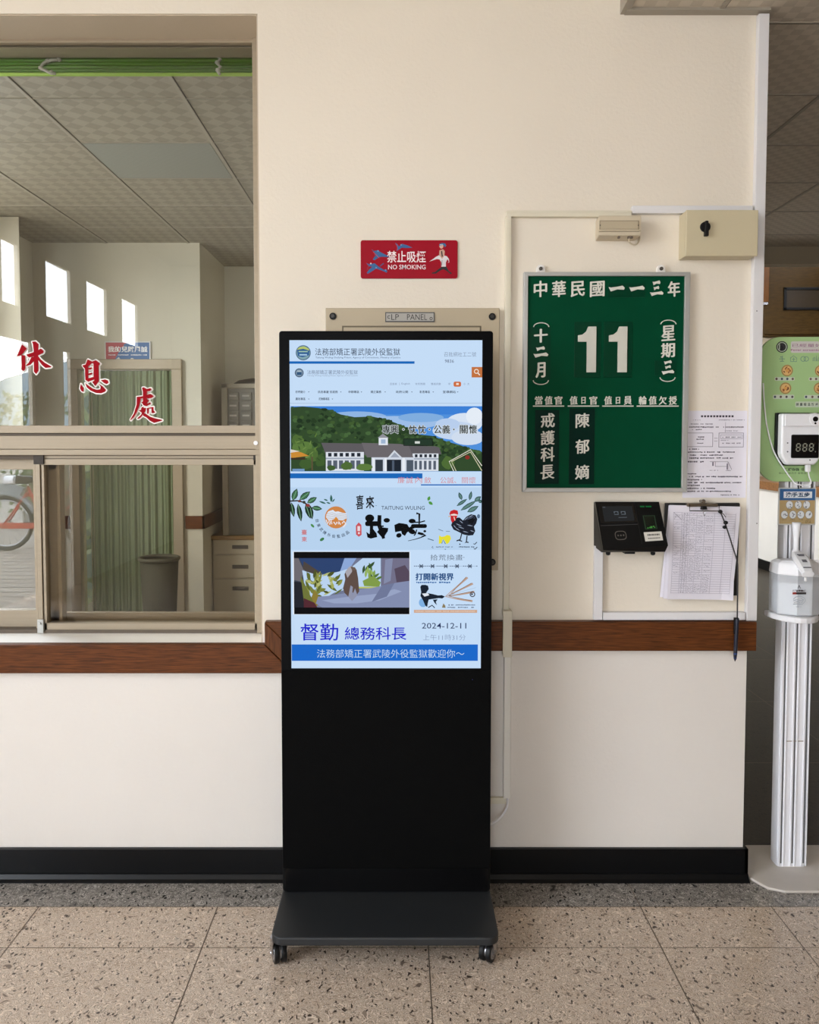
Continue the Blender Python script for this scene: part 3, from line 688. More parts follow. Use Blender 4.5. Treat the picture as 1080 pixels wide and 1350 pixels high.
# no-smoking sign
yn = -0.006
t = thing('no_smoking_sign', 'red no smoking sign in Chinese and English on the cream wall', 'sign', tuple(at(540, 366, 0)))
a = Art(yn, 476, 317, 604, 367)
q = [a.w(475.5, 367), a.w(603.5, 316.5)]
MB().rbox(q[0][0], q[1][0], yn, 0, q[0][1], q[1][1], 0.007, mat('red_sign_plastic', (156, 12, 34), 0.35, spec=0.12)).build('plate', t, 0.0015)
a.text('禁止吸煙', 536, 338.5, 15.5, 'f0e4e4', width=51, off=0.012); a.text('NO SMOKING', 536.5, 352, 6.2, 'e9dadc', width=49.5, off=0.012)
a.build('lettering', t); a.fresh()
B1, B2 = '2f5f93', '264a78'
a.poly([(490, 328), (491.5, 331), (498, 330), (503, 333), (511, 337), (514, 339), (503, 338.5), (500, 339), (494, 343), (491.5, 342), (495, 337), (493, 332)], B1)
a.poly([(521, 320), (524, 322), (526, 325), (530, 321.5), (536, 323), (544, 326.5), (537, 327), (530, 326.5), (526, 329), (523, 331), (524, 326)], B1)
a.poly([(483, 346.5), (487, 348.5), (494, 347), (500, 352), (506, 355.5), (511, 357), (510, 359.5), (503, 356.5), (496, 354), (490, 358), (485, 361), (483.5, 359.5), (487, 355), (491, 351.5), (486, 351)], B1)
a.line([(486, 349), (484.5, 356)], 0.8, '7a2f45'); a.line([(501, 351), (506, 347)], 1.2, B2); a.line([(492, 332), (500, 340)], 0.8, 'c05060'); a.line([(523, 322), (524.5, 330)], 0.7, 'b04458')
a.disc(489, 347.5, 1, 'd8d0d0'); a.disc(496, 353, 1.1, '5f93c4'); a.disc(508.5, 356, 1, '5f93c4'); a.disc(498.5, 331, 1.1, '5f93c4'); a.disc(529, 323, 1, '5f93c4'); a.build('flying_figures', t); a.fresh()
a.poly([(582, 352), (578, 355), (574, 358.5), (569.5, 359.5), (569.5, 360.8), (575, 360.7), (580, 357), (584.5, 355), (589, 357), (594, 361.3), (596, 361), (595.5, 359.5), (592, 357.5), (588.5, 351)], '17161a')
a.poly([(579, 336.5), (575, 338.5), (571, 341.5), (566, 344.8), (570, 343.5), (576, 341.5), (579.5, 342), (582, 346), (582, 351.5), (588, 351.5), (588, 346), (590, 341.5), (592, 345), (590, 346.5), (592.5, 345.8), (592, 341.5), (589.5, 338), (586, 336.8), (583.5, 340)], 'ddd6d8')
a.poly([(579.5, 330), (579, 336), (583, 341.5), (586, 337), (586.5, 331), (584, 328.5)], 'c9a08c'); a.poly([(581.5, 331.5), (583, 330.5), (584, 338), (582.5, 339)], '2a1c22')
a.disc(582, 324.5, 2.6, 'd3a892', 3.2); a.poly([(579, 324), (579.5, 321.5), (583, 320.3), (587, 321), (588.5, 323.8), (586.5, 326), (585, 323)], '2f6796'); a.rect(580, 322.3, 584, 323, 'e8e4e0')
a.line([(583, 343), (582.5, 350)], 0.7, '6d666c'); a.build('walking_figure', t)

# cable trunking
def trunk(name, label, px0, py0, px1, py1, d, m, cat='trunking', grp=None, Yb=0.0, lip=True):
    t = thing(name, label, cat, tuple(at((px0+px1)/2, py1, Yb)))
    b = MB(); pbox(b, px0, py0, px1, py1, Yb-d, Yb, m); b.build('cover', t, 0.0015); return t
ymn = (275+855)/2
xq0, xq1 = at(665, 550, -0.018).x, at(673, 550, -0.018).x
t = thing('cable_trunking', 'narrow cream trunking running down the wall right of the kiosk', 'trunking', (xq0, 0, at(668, 806, 0).z))
MB().box(xq0, xq1, -0.018, 0, at(668, 806, -0.018).z, at(668, 285, -0.018).z, M_TRUNKC).build('cover', t, 0.0015)
b = MB(); b.box(xq0+0.004, xq1-0.006, -0.0195, -0.018, at(668, 806, -0.018).z, at(668, 287, -0.018).z, M_TRUNKC); b.build('rib', t)
x0_, x1_ = at(663, 835, -0.034).x, at(675, 835, -0.034).x
t = thing('cable_trunking', 'wider cream trunking crossing over the wooden rail beside the kiosk', 'trunking', (x0_, 0, at(668, 866, 0).z))
MB().box(x0_, x1_, -0.04, -0.0305, at(668, 866, -0.034).z, at(668, 805, -0.034).z, M_TRUNKC).box(x0_+0.001, x1_-0.001, -0.031, -0.0, at(668, 818, -0.034).z+0.012, at(668, 805, -0.034).z, M_TRUNKC).box(x0_+0.001, x1_-0.001, -0.031, 0, at(668, 866, -0.034).z, at(668, 860, -0.034).z, M_TRUNKC).build('cover', t, 0.001)
x0_, x1_ = at(664.5, 960, -0.02).x, at(673.5, 960, -0.02).x
t = thing('cable_trunking', 'off-white upright trunking below the wooden rail with a thin cable leaving its end', 'trunking', (x0_, 0, at(668, 1053, 0).z))
MB().box(x0_, x1_, -0.02, 0, at(668, 1053, -0.02).z, at(668, 866.5, -0.02).z, mat('trunking_cover_lit', (236, 232, 222), 0.4)).build('cover', t, 0.0015)  # cover colour whitened for the light it catches from the left
b = MB(); pbox(b, 560, 1052, 667, 1060, -0.012, 0, M_TRUNKC); tag(b.build('cable_trunking', bevel=0.001), 'short level trunking low on the wall half hidden by the kiosk', 'trunking')
b = MB(); pts = [at(x, y, Y) for x, y, Y in ((669.5, 1051, -0.011), (669.5, 1058, -0.022), (668, 1065, -0.03), (663, 1074, -0.036), (656, 1081, -0.045), (648, 1086, -0.06), (635, 1090, -0.1), (628, 1090, -0.17))]
def smooth(pts, k=6):
    P = [pts[0]]+list(pts)+[pts[-1]]; out = []
    for i in range(1, len(P)-2):
        for j in range(k):
            t = j/k; p0, p1, p2, p3 = [Vector(q) for q in P[i-1:i+3]]
            out.append(0.5*((2*p1)+(p2-p0)*t+(2*p0-5*p1+4*p2-p3)*t*t+(3*p1-p0-3*p2+p3)*t**3))
    out.append(Vector(pts[-1])); return out
b.tube(smooth(pts), 0.0032, M_WHITEP, 8); tag(b.build('power_cable'), 'thin white cable looping from the trunking to the kiosk', 'cable')
b = MB(); pbox(b, 668, 277.5, 833, 285.5, -0.018, 0, M_TRUNKC); pbox(b, 668, 279.5, 833, 281, -0.0195, -0.018, M_TRUNKC); tag(b.build('cable_trunking', bevel=0.001), 'level cream trunking above the green board, left of the grey-white one', 'trunking')
b = MB(); pbox(b, 834, 271, 993, 281, -0.02, 0, M_TRUNK); tag(b.build('cable_trunking', bevel=0.001), 'level grey-white trunking running behind the beige switch box', 'trunking')
xt0, xt1 = at(994.5, 330, -0.02).x, at(1008.5, 330, -0.02).x
t = thing('cable_trunking', 'tall white trunking down the right-hand corner of the wall', 'trunking', (xt0, 0, zrr1))
MB().box(xt0, xt1, -0.02, 0.0, zrr1+0.001, ZC-0.012, M_TRUNK).box(XE+0.001, xt1, 0, 0.05, zrr1+0.02, ZC-0.012, M_TRUNK).build('cover', t, 0.002)
for pz in (410, 690): b = MB(); p = at(998, pz, -0.02); b.cyl(p, p+Vector((0, -0.001, 0)), 0.0018, ink('6a6460'), 8); b.build('screw', t)
b = MB(); pbox(b, 784, 720, 795, 817.5, -0.02, 0, M_TRUNK); tag(b.build('cable_trunking', bevel=0.0015), 'short upright white trunking below the fingerprint terminal', 'trunking')
b = MB(); pbox(b, 795.5, 807.5, 983, 817.5, -0.02, 0, M_TRUNK); tag(b.build('cable_trunking', bevel=0.0015), 'level white trunking lying along the top of the wooden rail', 'trunking')

# emergency lamp box
t = thing('emergency_light', 'small cream emergency light box with a cable loop above the green board', 'light', tuple(at(815, 316, 0)))
M_EL = mat('cream_lamp_plastic', (206, 192, 166), 0.45)
ye = -0.055
q0, q1 = at(789, 314, ye), at(846, 284, ye)
b = MB()
X0, X1, Z0, Z1 = q0.x, q1.x, at(815, 310.5, ye).z, at(815, 284, ye).z
xb0, xb1, zb0_, zb1_ = X0+0.004, X1-0.004, Z0-0.004, Z1-0.002
b.faces([(X0, ye, Z0), (X1, ye, Z0), (X1, ye, Z1), (X0, ye, Z1), (xb0, 0, zb0_), (xb1, 0, zb0_), (xb1, 0, zb1_), (xb0, 0, zb1_)], [(0, 1, 2, 3), (7, 6, 5, 4), (0, 4, 5, 1), (1, 5, 6, 2), (2, 6, 7, 3), (3, 7, 4, 0)], M_EL)
b.build('housing', t, 0.003)
b = MB(); pbox(b, 790.5, 290.5, 843, 305.5, ye-0.0015, ye, mat('lamp_recess', (150, 136, 112), 0.6)); pbox(b, 792, 291.5, 841.5, 302, ye-0.003, ye, mat('lamp_window', (186, 172, 146), 0.3)); b.build('lens', t, 0.001)
b = MB(); pbox(b, 789, 302.5, 845, 304.5, ye-0.006, ye, M_EL); b.build('ridge', t, 0.001)
for px in (791.5, 841.8): b = MB(); p = at(px, 297, ye-0.003); b.cyl(p, p+Vector((0, -0.001, 0)), 0.0018, ink('453a30'), 8); b.build('screw', t)
for px in (816, 829, 833): b = MB(); p = at(px, 311, ye+0.01); b.box(p.x-0.003, p.x+0.003, ye+0.006, ye+0.014, Z0-0.006, Z0, ink('6d6054')); b.build('clip', t)
b = MB(); b.tube(smooth([at(x, y, Y) for x, y, Y in ((830, 313, ye+0.012), (829.5, 318, -0.04), (833, 321.5, -0.035), (838, 322.5, -0.03), (842, 319, -0.02), (843.5, 313, -0.012), (842, 309, -0.008))]), 0.0024, M_EL, 8); b.build('cable', t)

# beige switch box
t = thing('switch_box', 'beige steel switch box with a black rotary handle at the wall corner', 'box', tuple(at(950, 340, 0)))
ysb = -0.065
X0, X1, Z0, Z1 = at(905, 305, ysb).x, at(999.5, 305, ysb).x, at(950, 337, ysb).z, at(950, 277, ysb).z
M_SB = mat('beige_box_steel', (202, 190, 158), 0.42, noise=0.02, nscale=5)
MB().box(X0, X1, ysb+0.012, 0, Z0, Z1, M_SB).build('body', t, 0.002)
MB().box(X0-0.001, X1+0.001, ysb, ysb+0.011, Z0-0.001, Z1+0.001, M_SB).build('lid', t, 0.0025)
p = at(929.5, 299.5, ysb); h = MB(); h.cyl(p, p+Vector((0, -0.006, 0)), 0.0150, M_BLACK, 28); hd = h.build('rotary_handle', t, 0.001)
b = MB(); b.prism([(p.x-0.0045, p.z+0.015), (p.x-0.0062, p.z-0.029), (p.x+0.0062, p.z-0.029), (p.x+0.0045, p.z+0.015)], p.y-0.018, p.y-0.006, M_BLACK); b.build('grip', hd, 0.002)

# green date board
yd = -0.022
t = thing('date_board', 'green duty and date board in an aluminium frame with white Chinese characters', 'board', tuple(at(798, 648, 0)))
a = Art(yd, 690, 358.5, 908, 648.5, eps=0.0001)
M_GREEN = mat('green_board_paint', (0, 66, 41), 0.55, spec=0.06, noise=0.04, nscale=20)
def abox(a, b, x0, y0, x1, y1, Yf, Yb, m):
    p, q = a.w(x0, y1), a.w(x1, y0); return b.box(p[0], q[0], Yf, Yb, p[1], q[1], m)
yg_ = yd+0.008
b = MB(); abox(a, b, 692, 360, 906, 647, yg_, -0.004, M_GREEN); b.build('green_panel', t)
b = MB()
fw_ = 5.6
P4 = [(690, 358.5), (908.3, 358.5), (908.3, 648.8), (690, 648.8)]; Q4 = [(690+fw_, 358.5+fw_-0.5), (908.3-fw_-1.4, 358.5+fw_-0.5), (908.3-fw_-1.4, 648.8-fw_), (690+fw_, 648.8-fw_)]
for k in range(4):
    e = [P4[k], P4[(k+1) % 4], Q4[(k+1) % 4], Q4[k]]
    b.prism([a.w(*v) for v in e][::-1], yd, -0.002, M_SILVER)
b.build('frame', t, 0.0012)
for px in (712.5, 871):
    b = MB(); c0 = a.w(px, 360); wd = 0.0128; zt2 = a.w(px, 348)[1]
    pts = [(c0[0]-wd, c0[1]-0.004), (c0[0]+wd, c0[1]-0.004), (c0[0]+wd, zt2-0.012)]+[(c0[0]+wd*math.cos(k*math.pi/8), zt2-0.012+0.012*math.sin(k*math.pi/8)) for k in range(1, 8)]+[(c0[0]-wd, zt2-0.012)]
    b.prism(pts, -0.012, -0.0005, mat('pale_tab_plastic', (236, 232, 226), 0.35)); hg = b.build('hanging_tab', t, 0.001)
    p = Vector((c0[0], -0.012, zt2-0.0125)); b = MB(); b.cyl(p, p+Vector((0, -0.004, 0)), 0.0055, mat('grey_screw', (90, 86, 80), 0.4, 0.6), 16); b.build('screw', hg)
WL = mat('raised_white_letter', (222, 219, 208), 0.45)
al = Art(yg_, 690, 358.5, 908, 648.5, eps=0.0)
EX = 0.0035
def kai(s, cx, cy, h, w_=None, fat=0.42, sh=0.07): al.text(s, cx, cy, h, WL, width=w_ or h, ext=EX, shear=sh, fat=fat)
def brush(x0, x1, y, h):
    w_ = x1-x0
    pts = [(x0, y-.3*h), (x0+.15*w_, y-.22*h), (x0+.6*w_, y-.42*h), (x0+.85*w_, y-.6*h), (x1, y-.15*h), (x1-.05*w_, y+.22*h), (x0+.55*w_, y+.12*h), (x0+.14*w_, y+.55*h)]
    al.mb.prism([al.w(*q) for q in pts][::-1], yg_-EX, yg_, WL)
for ch, cx, w_, h in zip('中華民國一一三年', (711.5, 735.8, 760.5, 786, 811, 838, 864, 886.5), (17.5, 18, 18.5, 19, 20, 20, 17.5, 16), (21, 21, 20, 20, 4.4, 4.4, 18, 20)): ch in '一三' or kai(ch, cx, 380.8, h, w_)
for q in ((801, 822, 380.5, 6.5), (827.8, 848, 380.5, 6.5), (858.5, 868.5, 373, 5.5), (860, 867, 379.8, 5), (855.3, 872.7, 387, 5.5)): brush(*q)
al.build('heading_lettering', t); al.fresh()
for ch, cy, h in (('十', 442, 18), ('月', 487, 20)): kai(ch, 712.5, cy, h, 18 if ch != '月' else 13, 0.7)
brush(706.5, 718, 459, 5.5); brush(703, 722.5, 467.5, 6)
def bow(cy, up, cx):
    pts = [(cx+10*math.cos(k), cy+(-1 if up else 1)*5.5*math.sin(k)) for k in [math.pi*j/14 for j in range(15)]]
    y0 = yg_-EX/2; al.mb.tube([Vector((al.w(*q)[0], y0, al.w(*q)[1])) for q in pts], 0.0016, WL, 6)
bow(430.5, True, 713); bow(500.5, False, 713); al.build('month_lettering', t); al.fresh()
for ch, cy, h in (('星', 438.5, 20), ('期', 461, 19)): kai(ch, 880, cy, h, 18)
for q in ((875, 885, 477, 5), (876.5, 884, 483.3, 4.6), (872, 888.5, 490, 5.5)): brush(*q)
bow(427, True, 880); bow(496.5, False, 880); al.build('weekday_lettering', t); al.fresh()
M_CARD = mat('green_card_gloss', (0, 56, 35), 0.3, spec=0.12)
for (x0, y0, x1, y1) in ((757.5, 423.5, 792, 496.5), (796.5, 423, 834, 496.5)):
    b = MB(); abox(a, b, x0, y0, x1, y1, yg_-0.002, yg_, M_CARD); cdk = b.build('number_card', t, 0.0007)
    d = Art(yg_-0.002, 690, 358.5, 908, 648.5); cx = 0 if x0 < 780 else 40.7
    pts = [(774.5+cx, 430), (785.3+cx, 430), (785.3+cx, 490), (773+cx, 490), (773+cx, 449.8), (761.3+cx, 449.8), (761.3+cx, 441.5), (767+cx, 440.5), (772+cx, 436.5)]
    b = MB(); b.prism([d.w(*v) for v in pts][::-1], yg_-0.007, yg_-0.002, mat('pale_numeral', (206, 204, 192), 0.4)); b.build('numeral', cdk, 0.0006)
for (x0, y0, x1, y1) in ((805.5, 372.5, 826, 391), (830, 372.5, 850, 391), (701, 430, 726, 500), (868, 474, 893, 494)):
    b = MB(); abox(a, b, x0-4, y0, x1, y1, yg_-0.0008, yg_, M_CARD); b.build('blank_card', t)
for s_, cx, w_ in (('當值官', 723.5, 39), ('值日官', 769.5, 39), ('值日員', 815, 39), ('輪值欠授', 867.5, 53)):
    n_ = len(s_)
    for k, ch in enumerate(s_): kai(ch, cx-w_/2+w_/(2*n_)+k*w_/n_, 527, 11.2 if ch != '日' else 9, 10.2 if ch != '日' else 5.5, 0.2)
    y0 = yg_; p, q = al.w(cx-w_/2-1, 535.2), al.w(cx+w_/2+1, 533.8); al.mb.box(p[0], q[0], y0-EX, y0, p[1], q[1], WL)
al.build('column_headings', t); al.fresh()
for (x0, y0, x1, y1, s_, cx, ys_) in ((706.5, 539.5, 738.5, 638, '戒護科長', 722.8, (553.5, 576.5, 598.5, 622)), (752, 537.5, 785.5, 638.5, '陳郁嫡', 768.7, (553.5, 588, 622))):
    b = MB(); abox(a, b, x0, y0, x1, y1, yg_-0.002, yg_, mat('dark_green_card', (0, 36, 27), 0.4, spec=0.08)); cdk = b.build('name_card', t, 0.0006)
    d = Art(yg_-0.002, 690, 358.5, 908, 648.5, eps=0)
    for ch, cy in zip(s_, ys_): d.text(ch, cx, cy, 19, WL, width=18.5, ext=0.0025, shear=0.07, fat=0.4)
    d.build('lettering', cdk)

# notice sheet
yn = -0.0012
t = thing('notice_sheet', 'white printed notice taped half behind the green board', 'paper', tuple(at(944, 655, 0)))
a = Art(yn, 901, 541.5, 985, 656)
p, q = a.w(900.8, 656.2), a.w(984.5, 541.5); M_PAPER = mat('white_paper', (228, 224, 232), 0.7)
MB().box(p[0], q[0], yn, -0.0002, p[1], q[1], M_PAPER).build('sheet', t)
G1, G2 = '5d5764', '8d8794'
rr = random.Random(3)
for k in range(11): a.rect(923.5+k*4, 547.5, 926.3+k*4, 550, '3c3744')
for (x0, y, x1, h, g) in ((913, 553.7, 923, 1, G2), (947, 553.6, 981, 1.2, G2), (908, 559, 939, 1.7, G2), (908, 563, 954, 1.9, G1), (956, 563, 980, 1.8, G1), (912, 566.3, 925, 1.6, G1), (955, 568, 972, 1.2, G2), (918, 576, 928, 2, G1), (918, 579, 928, 1.6, G1), (919, 584.3, 927, 1.6, G1), (952, 576.3, 977, 1.7, G2), (952, 584.3, 976, 1.8, G2), (950, 580.4, 960, 1, G2), (907, 592, 922, 1.6, G1), (907, 596, 971, 1.9, G1), (907, 600, 953, 1.9, G1), (907, 603.8, 967, 1.9, G1), (907, 608.7, 928, 2.2, G1), (907, 624.6, 919, 1.6, G1), (907, 628.3, 979, 1.9, G1), (907, 632.4, 926, 1.9, G1), (907, 636.2, 978, 1.9, G1), (907, 639.8, 924, 1.9, G1), (907, 643.8, 944, 1.9, G1), (907, 647.7, 965, 1.8, G1), (951, 652.6, 976, 1.4, G1)):
    a.scrawl(x0, y, x1, h, g, 0.16, rr)
a.frame(905, 570.4, 939.5, 589, 0.6, G2); a.frame(947, 570.4, 980, 589.5, 0.7, G2); a.frame(949.5, 573, 978.5, 578.5, 0.45, G2); a.rect(941, 577.3, 945.5, 577.8, G2); a.rect(941, 581, 945.5, 581.5, G2)
a.frame(943, 608.3, 960, 615, 0.5, G2); a.line([(960, 609), (965, 619)], 0.6, G2); a.line([(936, 608.5), (943, 608.5)], 0.5, G2); a.rect(939, 609, 941, 614, G2); a.rect(958, 611, 960, 619, G2); a.scrawl(936, 620, 947, 1, G2, 0.3, rr); a.scrawl(957, 620.3, 964, 1, G2, 0.3, rr); a.rect(955.3, 556.5, 955.8, 570, 'a39dab')
a.build('printing', t)

# fingerprint terminal
t = thing('fingerprint_terminal', 'black fingerprint and card attendance terminal on the wall below the green board', 'terminal', tuple(at(832, 728, 0)))
yt = -0.06
# wedge: thin at the top, deep at the bottom
def W(px, py, Y): return tuple(at(px, py, Y))
TL, TR = W(785, 661.5, -0.03), W(869, 661.5, -0.03)
BL, BR = W(795.5, 725.5, -0.085), W(881, 719, -0.085)
BL2, BR2 = W(793, 728, -0.07), W(877, 727.5, -0.07)
M_TERM = mat('black_terminal_plastic', (9, 9, 10), 0.4, spec=0.22)
tl, tr = W(783, 662, 0), W(868, 661.5, 0); bl, br = W(783, 720, 0), W(868, 723, 0)
b = MB()
b.faces([TL, TR, BR, BL, BL2, BR2, tl, tr, br, bl], [(3, 2, 5, 4), (0, 6, 7, 1), (0, 3, 4, 9, 6), (1, 7, 8, 5, 2), (4, 5, 8, 9), (6, 9, 8, 7)], M_TERM)
_b = [Vector(q) for q in (TL, TR, BL, BR)]; _g = 8
b.faces([(_b[0]*(1-i/_g)+_b[1]*i/_g)*(1-j/_g)+(_b[2]*(1-i/_g)+_b[3]*i/_g)*j/_g for j in range(_g+1) for i in range(_g+1)], [(j*(_g+1)+i, (j+1)*(_g+1)+i, (j+1)*(_g+1)+i+1, j*(_g+1)+i+1) for j in range(_g) for i in range(_g)], M_TERM)
bmesh.ops.remove_doubles(b.bm, verts=b.bm.verts, dist=1e-6)
b.build('body', t)
# features drawn on the tilted front: bilinear frame on the quad TL TR BR BL
VTL, VTR, VBL, VBR = map(Vector, (TL, TR, BL, BR))
nrm = (VTR-VTL).cross(VBL-VTL).normalized(); nrm = nrm if nrm.y < 0 else -nrm
def fq(u, v, o=0.0): return (VTL*(1-u)+VTR*u)*(1-v)+(VBL*(1-u)+VBR*u)*v+nrm*o
def fpoly(b, uv, o, m): b.faces([fq(u, v, o) for u, v in uv], [tuple(range(len(uv)))], m)
def frect(b, u0, v0, u1, v1, o, m): fpoly(b, [(u0, v0), (u0, v1), (u1, v1), (u1, v0)], o, m)
b = MB(); frect(b, 0.03, 0.03, 0.60, 0.45, 0.0006, mat('terminal_screen_glass', (12, 12, 13), 0.12)); frect(b, 0.09, 0.10, 0.56, 0.42, 0.0009, glow((36, 37, 38), 1.0))
for u in (0.26, 0.37): 
    for (c0, c1, c2, c3) in ((0, 0, .07, .012), (.058, 0, .07, .07), (0, .06, .07, .072), (0, 0, .012, .04)): frect(b, u+c0, 0.21+c1, u+c2, 0.21+c3, 0.0011, glow((96, 104, 112), 1))
frect(b, 0.32, 0.335, 0.45, 0.35, 0.0011, glow((80, 86, 92), 1)); frect(b, 0.1, 0.115, 0.14, 0.125, 0.0011, glow((100, 106, 112), 1)); b.build('display', t, recalc=False)
b = MB(); frect(b, 0.02, 0.495, 0.60, 0.505, 0.0006, mat('terminal_seam', (70, 70, 72), 0.3)); frect(b, 0.605, 0.0, 0.612, 0.93, 0.0006, mat('terminal_gap', (6, 6, 6), 0.5)); b.build('seam', t, recalc=False)
b = MB(); rg = mat('terminal_ring', (112, 108, 102), 0.3, 0.5)
def oval(ru, rv, n=40):
    o = []
    for k in range(n):
        an = 2*math.pi*k/n; o.append((0.305+ru*math.copysign(abs(math.cos(an))**0.6, math.cos(an)), 0.72+rv*math.copysign(abs(math.sin(an))**0.7, math.sin(an))))
    return o[::-1]
fpoly(b, oval(0.088, 0.095), 0.0006, rg); fpoly(b, oval(0.078, 0.08), 0.0009, M_TERM)
for k in range(3): frect(b, 0.255+k*0.042, 0.705, 0.275+k*0.042, 0.735, 0.0011, rg)
b.build('card_reader', t, recalc=False)
b = MB(); gl = glow((26, 112, 56), 1.0)
for k in range(8):
    if k != 3: frect(b, 0.69+k*0.022, 0.095, 0.706+k*0.022, 0.125, 0.0008, gl)
b.build('indicator', t, recalc=False)
b = MB(); frect(b, 0.70, 0.31, 0.89, 0.62, 0.0006, mat('sensor_frame', (28, 58, 36), 0.3)); frect(b, 0.715, 0.325, 0.875, 0.605, 0.0009, mat('sensor_glass', (6, 16, 10), 0.1))
for (u, v, s_) in ((0.80, 0.575, .018), (0.775, 0.585, .012), (0.835, 0.56, .012), (0.85, 0.585, .01), (0.745, 0.59, .012)): fpoly(b, [(u+s_*math.cos(-k*math.pi/4), v+1.4*s_*math.sin(-k*math.pi/4)) for k in range(8)], 0.0011, glow((70, 140, 62), 0.8))
b.build('finger_sensor', t, recalc=False)
b = MB(); frect(b, 0.665, 0.68, 0.94, 0.88, 0.0006, ink('cfcac0'))
rr = random.Random(8)
for v, h in ((0.745, 0.035), (0.82, 0.022)):
    u = 0.715
    while u < 0.89: d = rr.uniform(0.012, 0.026); frect(b, u, v-h/2, u+d, v+h/2, 0.0009, ink('4a4642')); u += d+0.006
b.build('sticker', t, recalc=False)
for px in (802, 861): b = MB(); p = at(px, 728, -0.05); b.tube([p, p+Vector((0, 0, -0.006)), p+Vector((0, 0, -0.009))], 0.007, M_BLACK, 14, True, [0.007, 0.007, 0.004]); b.build('foot', t)
b = MB(); p = at(829, 728, -0.045); b.box(p.x-0.015, p.x+0.015, -0.06, -0.03, p.z-0.003, p.z+0.003, M_BLACK); b.build('socket_cover', t)

# clipboard
t = thing('clipboard', 'black clipboard with a thick stack of sign-in sheets hung on a nail', 'clipboard', tuple(at(926, 662, 0)))
ycb = -0.028
a = Art(ycb, 875, 660, 978, 796)
Mcb = mat('black_clipboard', (22, 22, 22), 0.45)
b = MB(); b.prism([a.w(*v) for v in ((877.5, 663.5), (878, 790), (975, 786), (976.5, 664.5), (975, 663.3))][::-1], -0.018, -0.013, Mcb); b.build('board', t, 0.001)
sheets = []
for k, (tl_, tr_, br_, bl_) in enumerate((((882, 666.5), (975.5, 668.5), (968, 789), (872.5, 788)), ((882.5, 666), (975.5, 668.2), (967, 790), (876, 789.5)), ((883, 665.8), (975.6, 668), (966.5, 791), (880.5, 790)))):
    b = MB(); yy = -0.019-0.003*k
    q = [a.w(*v) for v in (tl_, bl_, br_, tr_)]; n_ = 10; v = []
    for i in range(n_+1):
        f = i/n_; bul = -0.006*math.sin(math.pi*f)*(0.4+0.2*k)
        for j in range(7):
            g = j/6.0; xa = (q[0][0]*(1-f)+q[1][0]*f)*(1-g)+(q[3][0]*(1-f)+q[2][0]*f)*g; za = (q[0][1]*(1-f)+q[1][1]*f)*(1-g)+(q[3][1]*(1-f)+q[2][1]*f)*g
            curl = -0.012*max(0, g-0.8)*max(0, f-0.8)*25*(1 if k == 2 else 0.2); lf_ = -0.004*max(0, 0.2-g)*5*f*(k-1)
            v.append((xa, yy+bul+curl+lf_, za))
    b.faces(v, [(i*7+j, (i+1)*7+j, (i+1)*7+j+1, i*7+j+1) for i in range(n_) for j in range(6)], M_PAPER)
    sh = b.build('sheet', t, recalc=False); md = sh.modifiers.new('thick', 'SOLIDIFY'); md.thickness = 0.0006 if k == 2 else 0.002; md.offset = 1
    sheets.append((sh, q, yy))
# printed table of the top sheet, following its bulge
sh, q, yy = sheets[2]
def sp_(g, f, o=0.0009):
    xa = (q[0][0]*(1-f)+q[1][0]*f)*(1-g)+(q[3][0]*(1-f)+q[2][0]*f)*g; za = (q[0][1]*(1-f)+q[1][1]*f)*(1-g)+(q[3][1]*(1-f)+q[2][1]*f)*g
    return (xa, yy-0.006*math.sin(math.pi*f)*0.8-0.012*max(0, g-0.8)*max(0, f-0.8)*25-0.004*max(0, 0.2-g)*5*f-o-0.0008, za)
b = MB(); Lk, Lk2, Hk = ink('bcb7c4'), ink('a8a3b0'), ink('8b8693')
def sline(g0, f0, g1, f1, wd, m, n=1, o=0.0012):
    dg, df = g1-g0, f1-f0
    for i in range(n):
        a0, a1 = i/n, (i+1)/n
        A_, B_ = (g0+dg*a0, f0+df*a0), (g0+dg*a1, f0+df*a1)
        l = math.hypot(B_[0]-A_[0], B_[1]-A_[1]) or 1; px_, py_ = -(B_[1]-A_[1])/l*wd/2, (B_[0]-A_[0])/l*wd/2
        b.faces([sp_(A_[0]+px_, A_[1]+py_, o), sp_(B_[0]+px_, B_[1]+py_, o), sp_(B_[0]-px_, B_[1]-py_, o), sp_(A_[0]-px_, A_[1]-py_, o)], [(0, 1, 2, 3)], m)
rows = 34
for k in range(rows+1): sline(0.05, 0.075+0.855*k/rows, 0.94, 0.085+0.845*k/rows, 0.0038, Lk)
for g in (0.05, 0.17, 0.205, 0.245, 0.28, 0.385, 0.5, 0.64, 0.80, 0.94): sline(g, 0.075, g-0.0, 0.935, 0.0045, Lk2, 10)
rr = random.Random(11)
for k in range(rows):
    f = 0.075+0.855*(k+0.5)/rows
    for (g0, g1, pr) in ((0.06, 0.16, 0.35), (0.175, 0.28, 0.85), (0.29, 0.38, 0.85), (0.39, 0.49, 0.85), (0.51, 0.63, 0.8), (0.81, 0.92, 0.06)):
        if rr.random() < pr:
            g = g0+rr.uniform(0, 0.02)
            while g < g1-0.02:
                sline(g, f+rr.uniform(-.008, .008), g+rr.uniform(0.004, 0.016), f+rr.uniform(-.01, .01), 0.0045, Hk, 1, 0.0016); g += rr.uniform(0.012, 0.026)
sline(0.05, 0.075, 0.165, 0.15, 0.005, Hk); sline(0.06, 0.15, 0.1, 0.09, 0.004, Hk)
b.build('table_printing', sh, recalc=False)
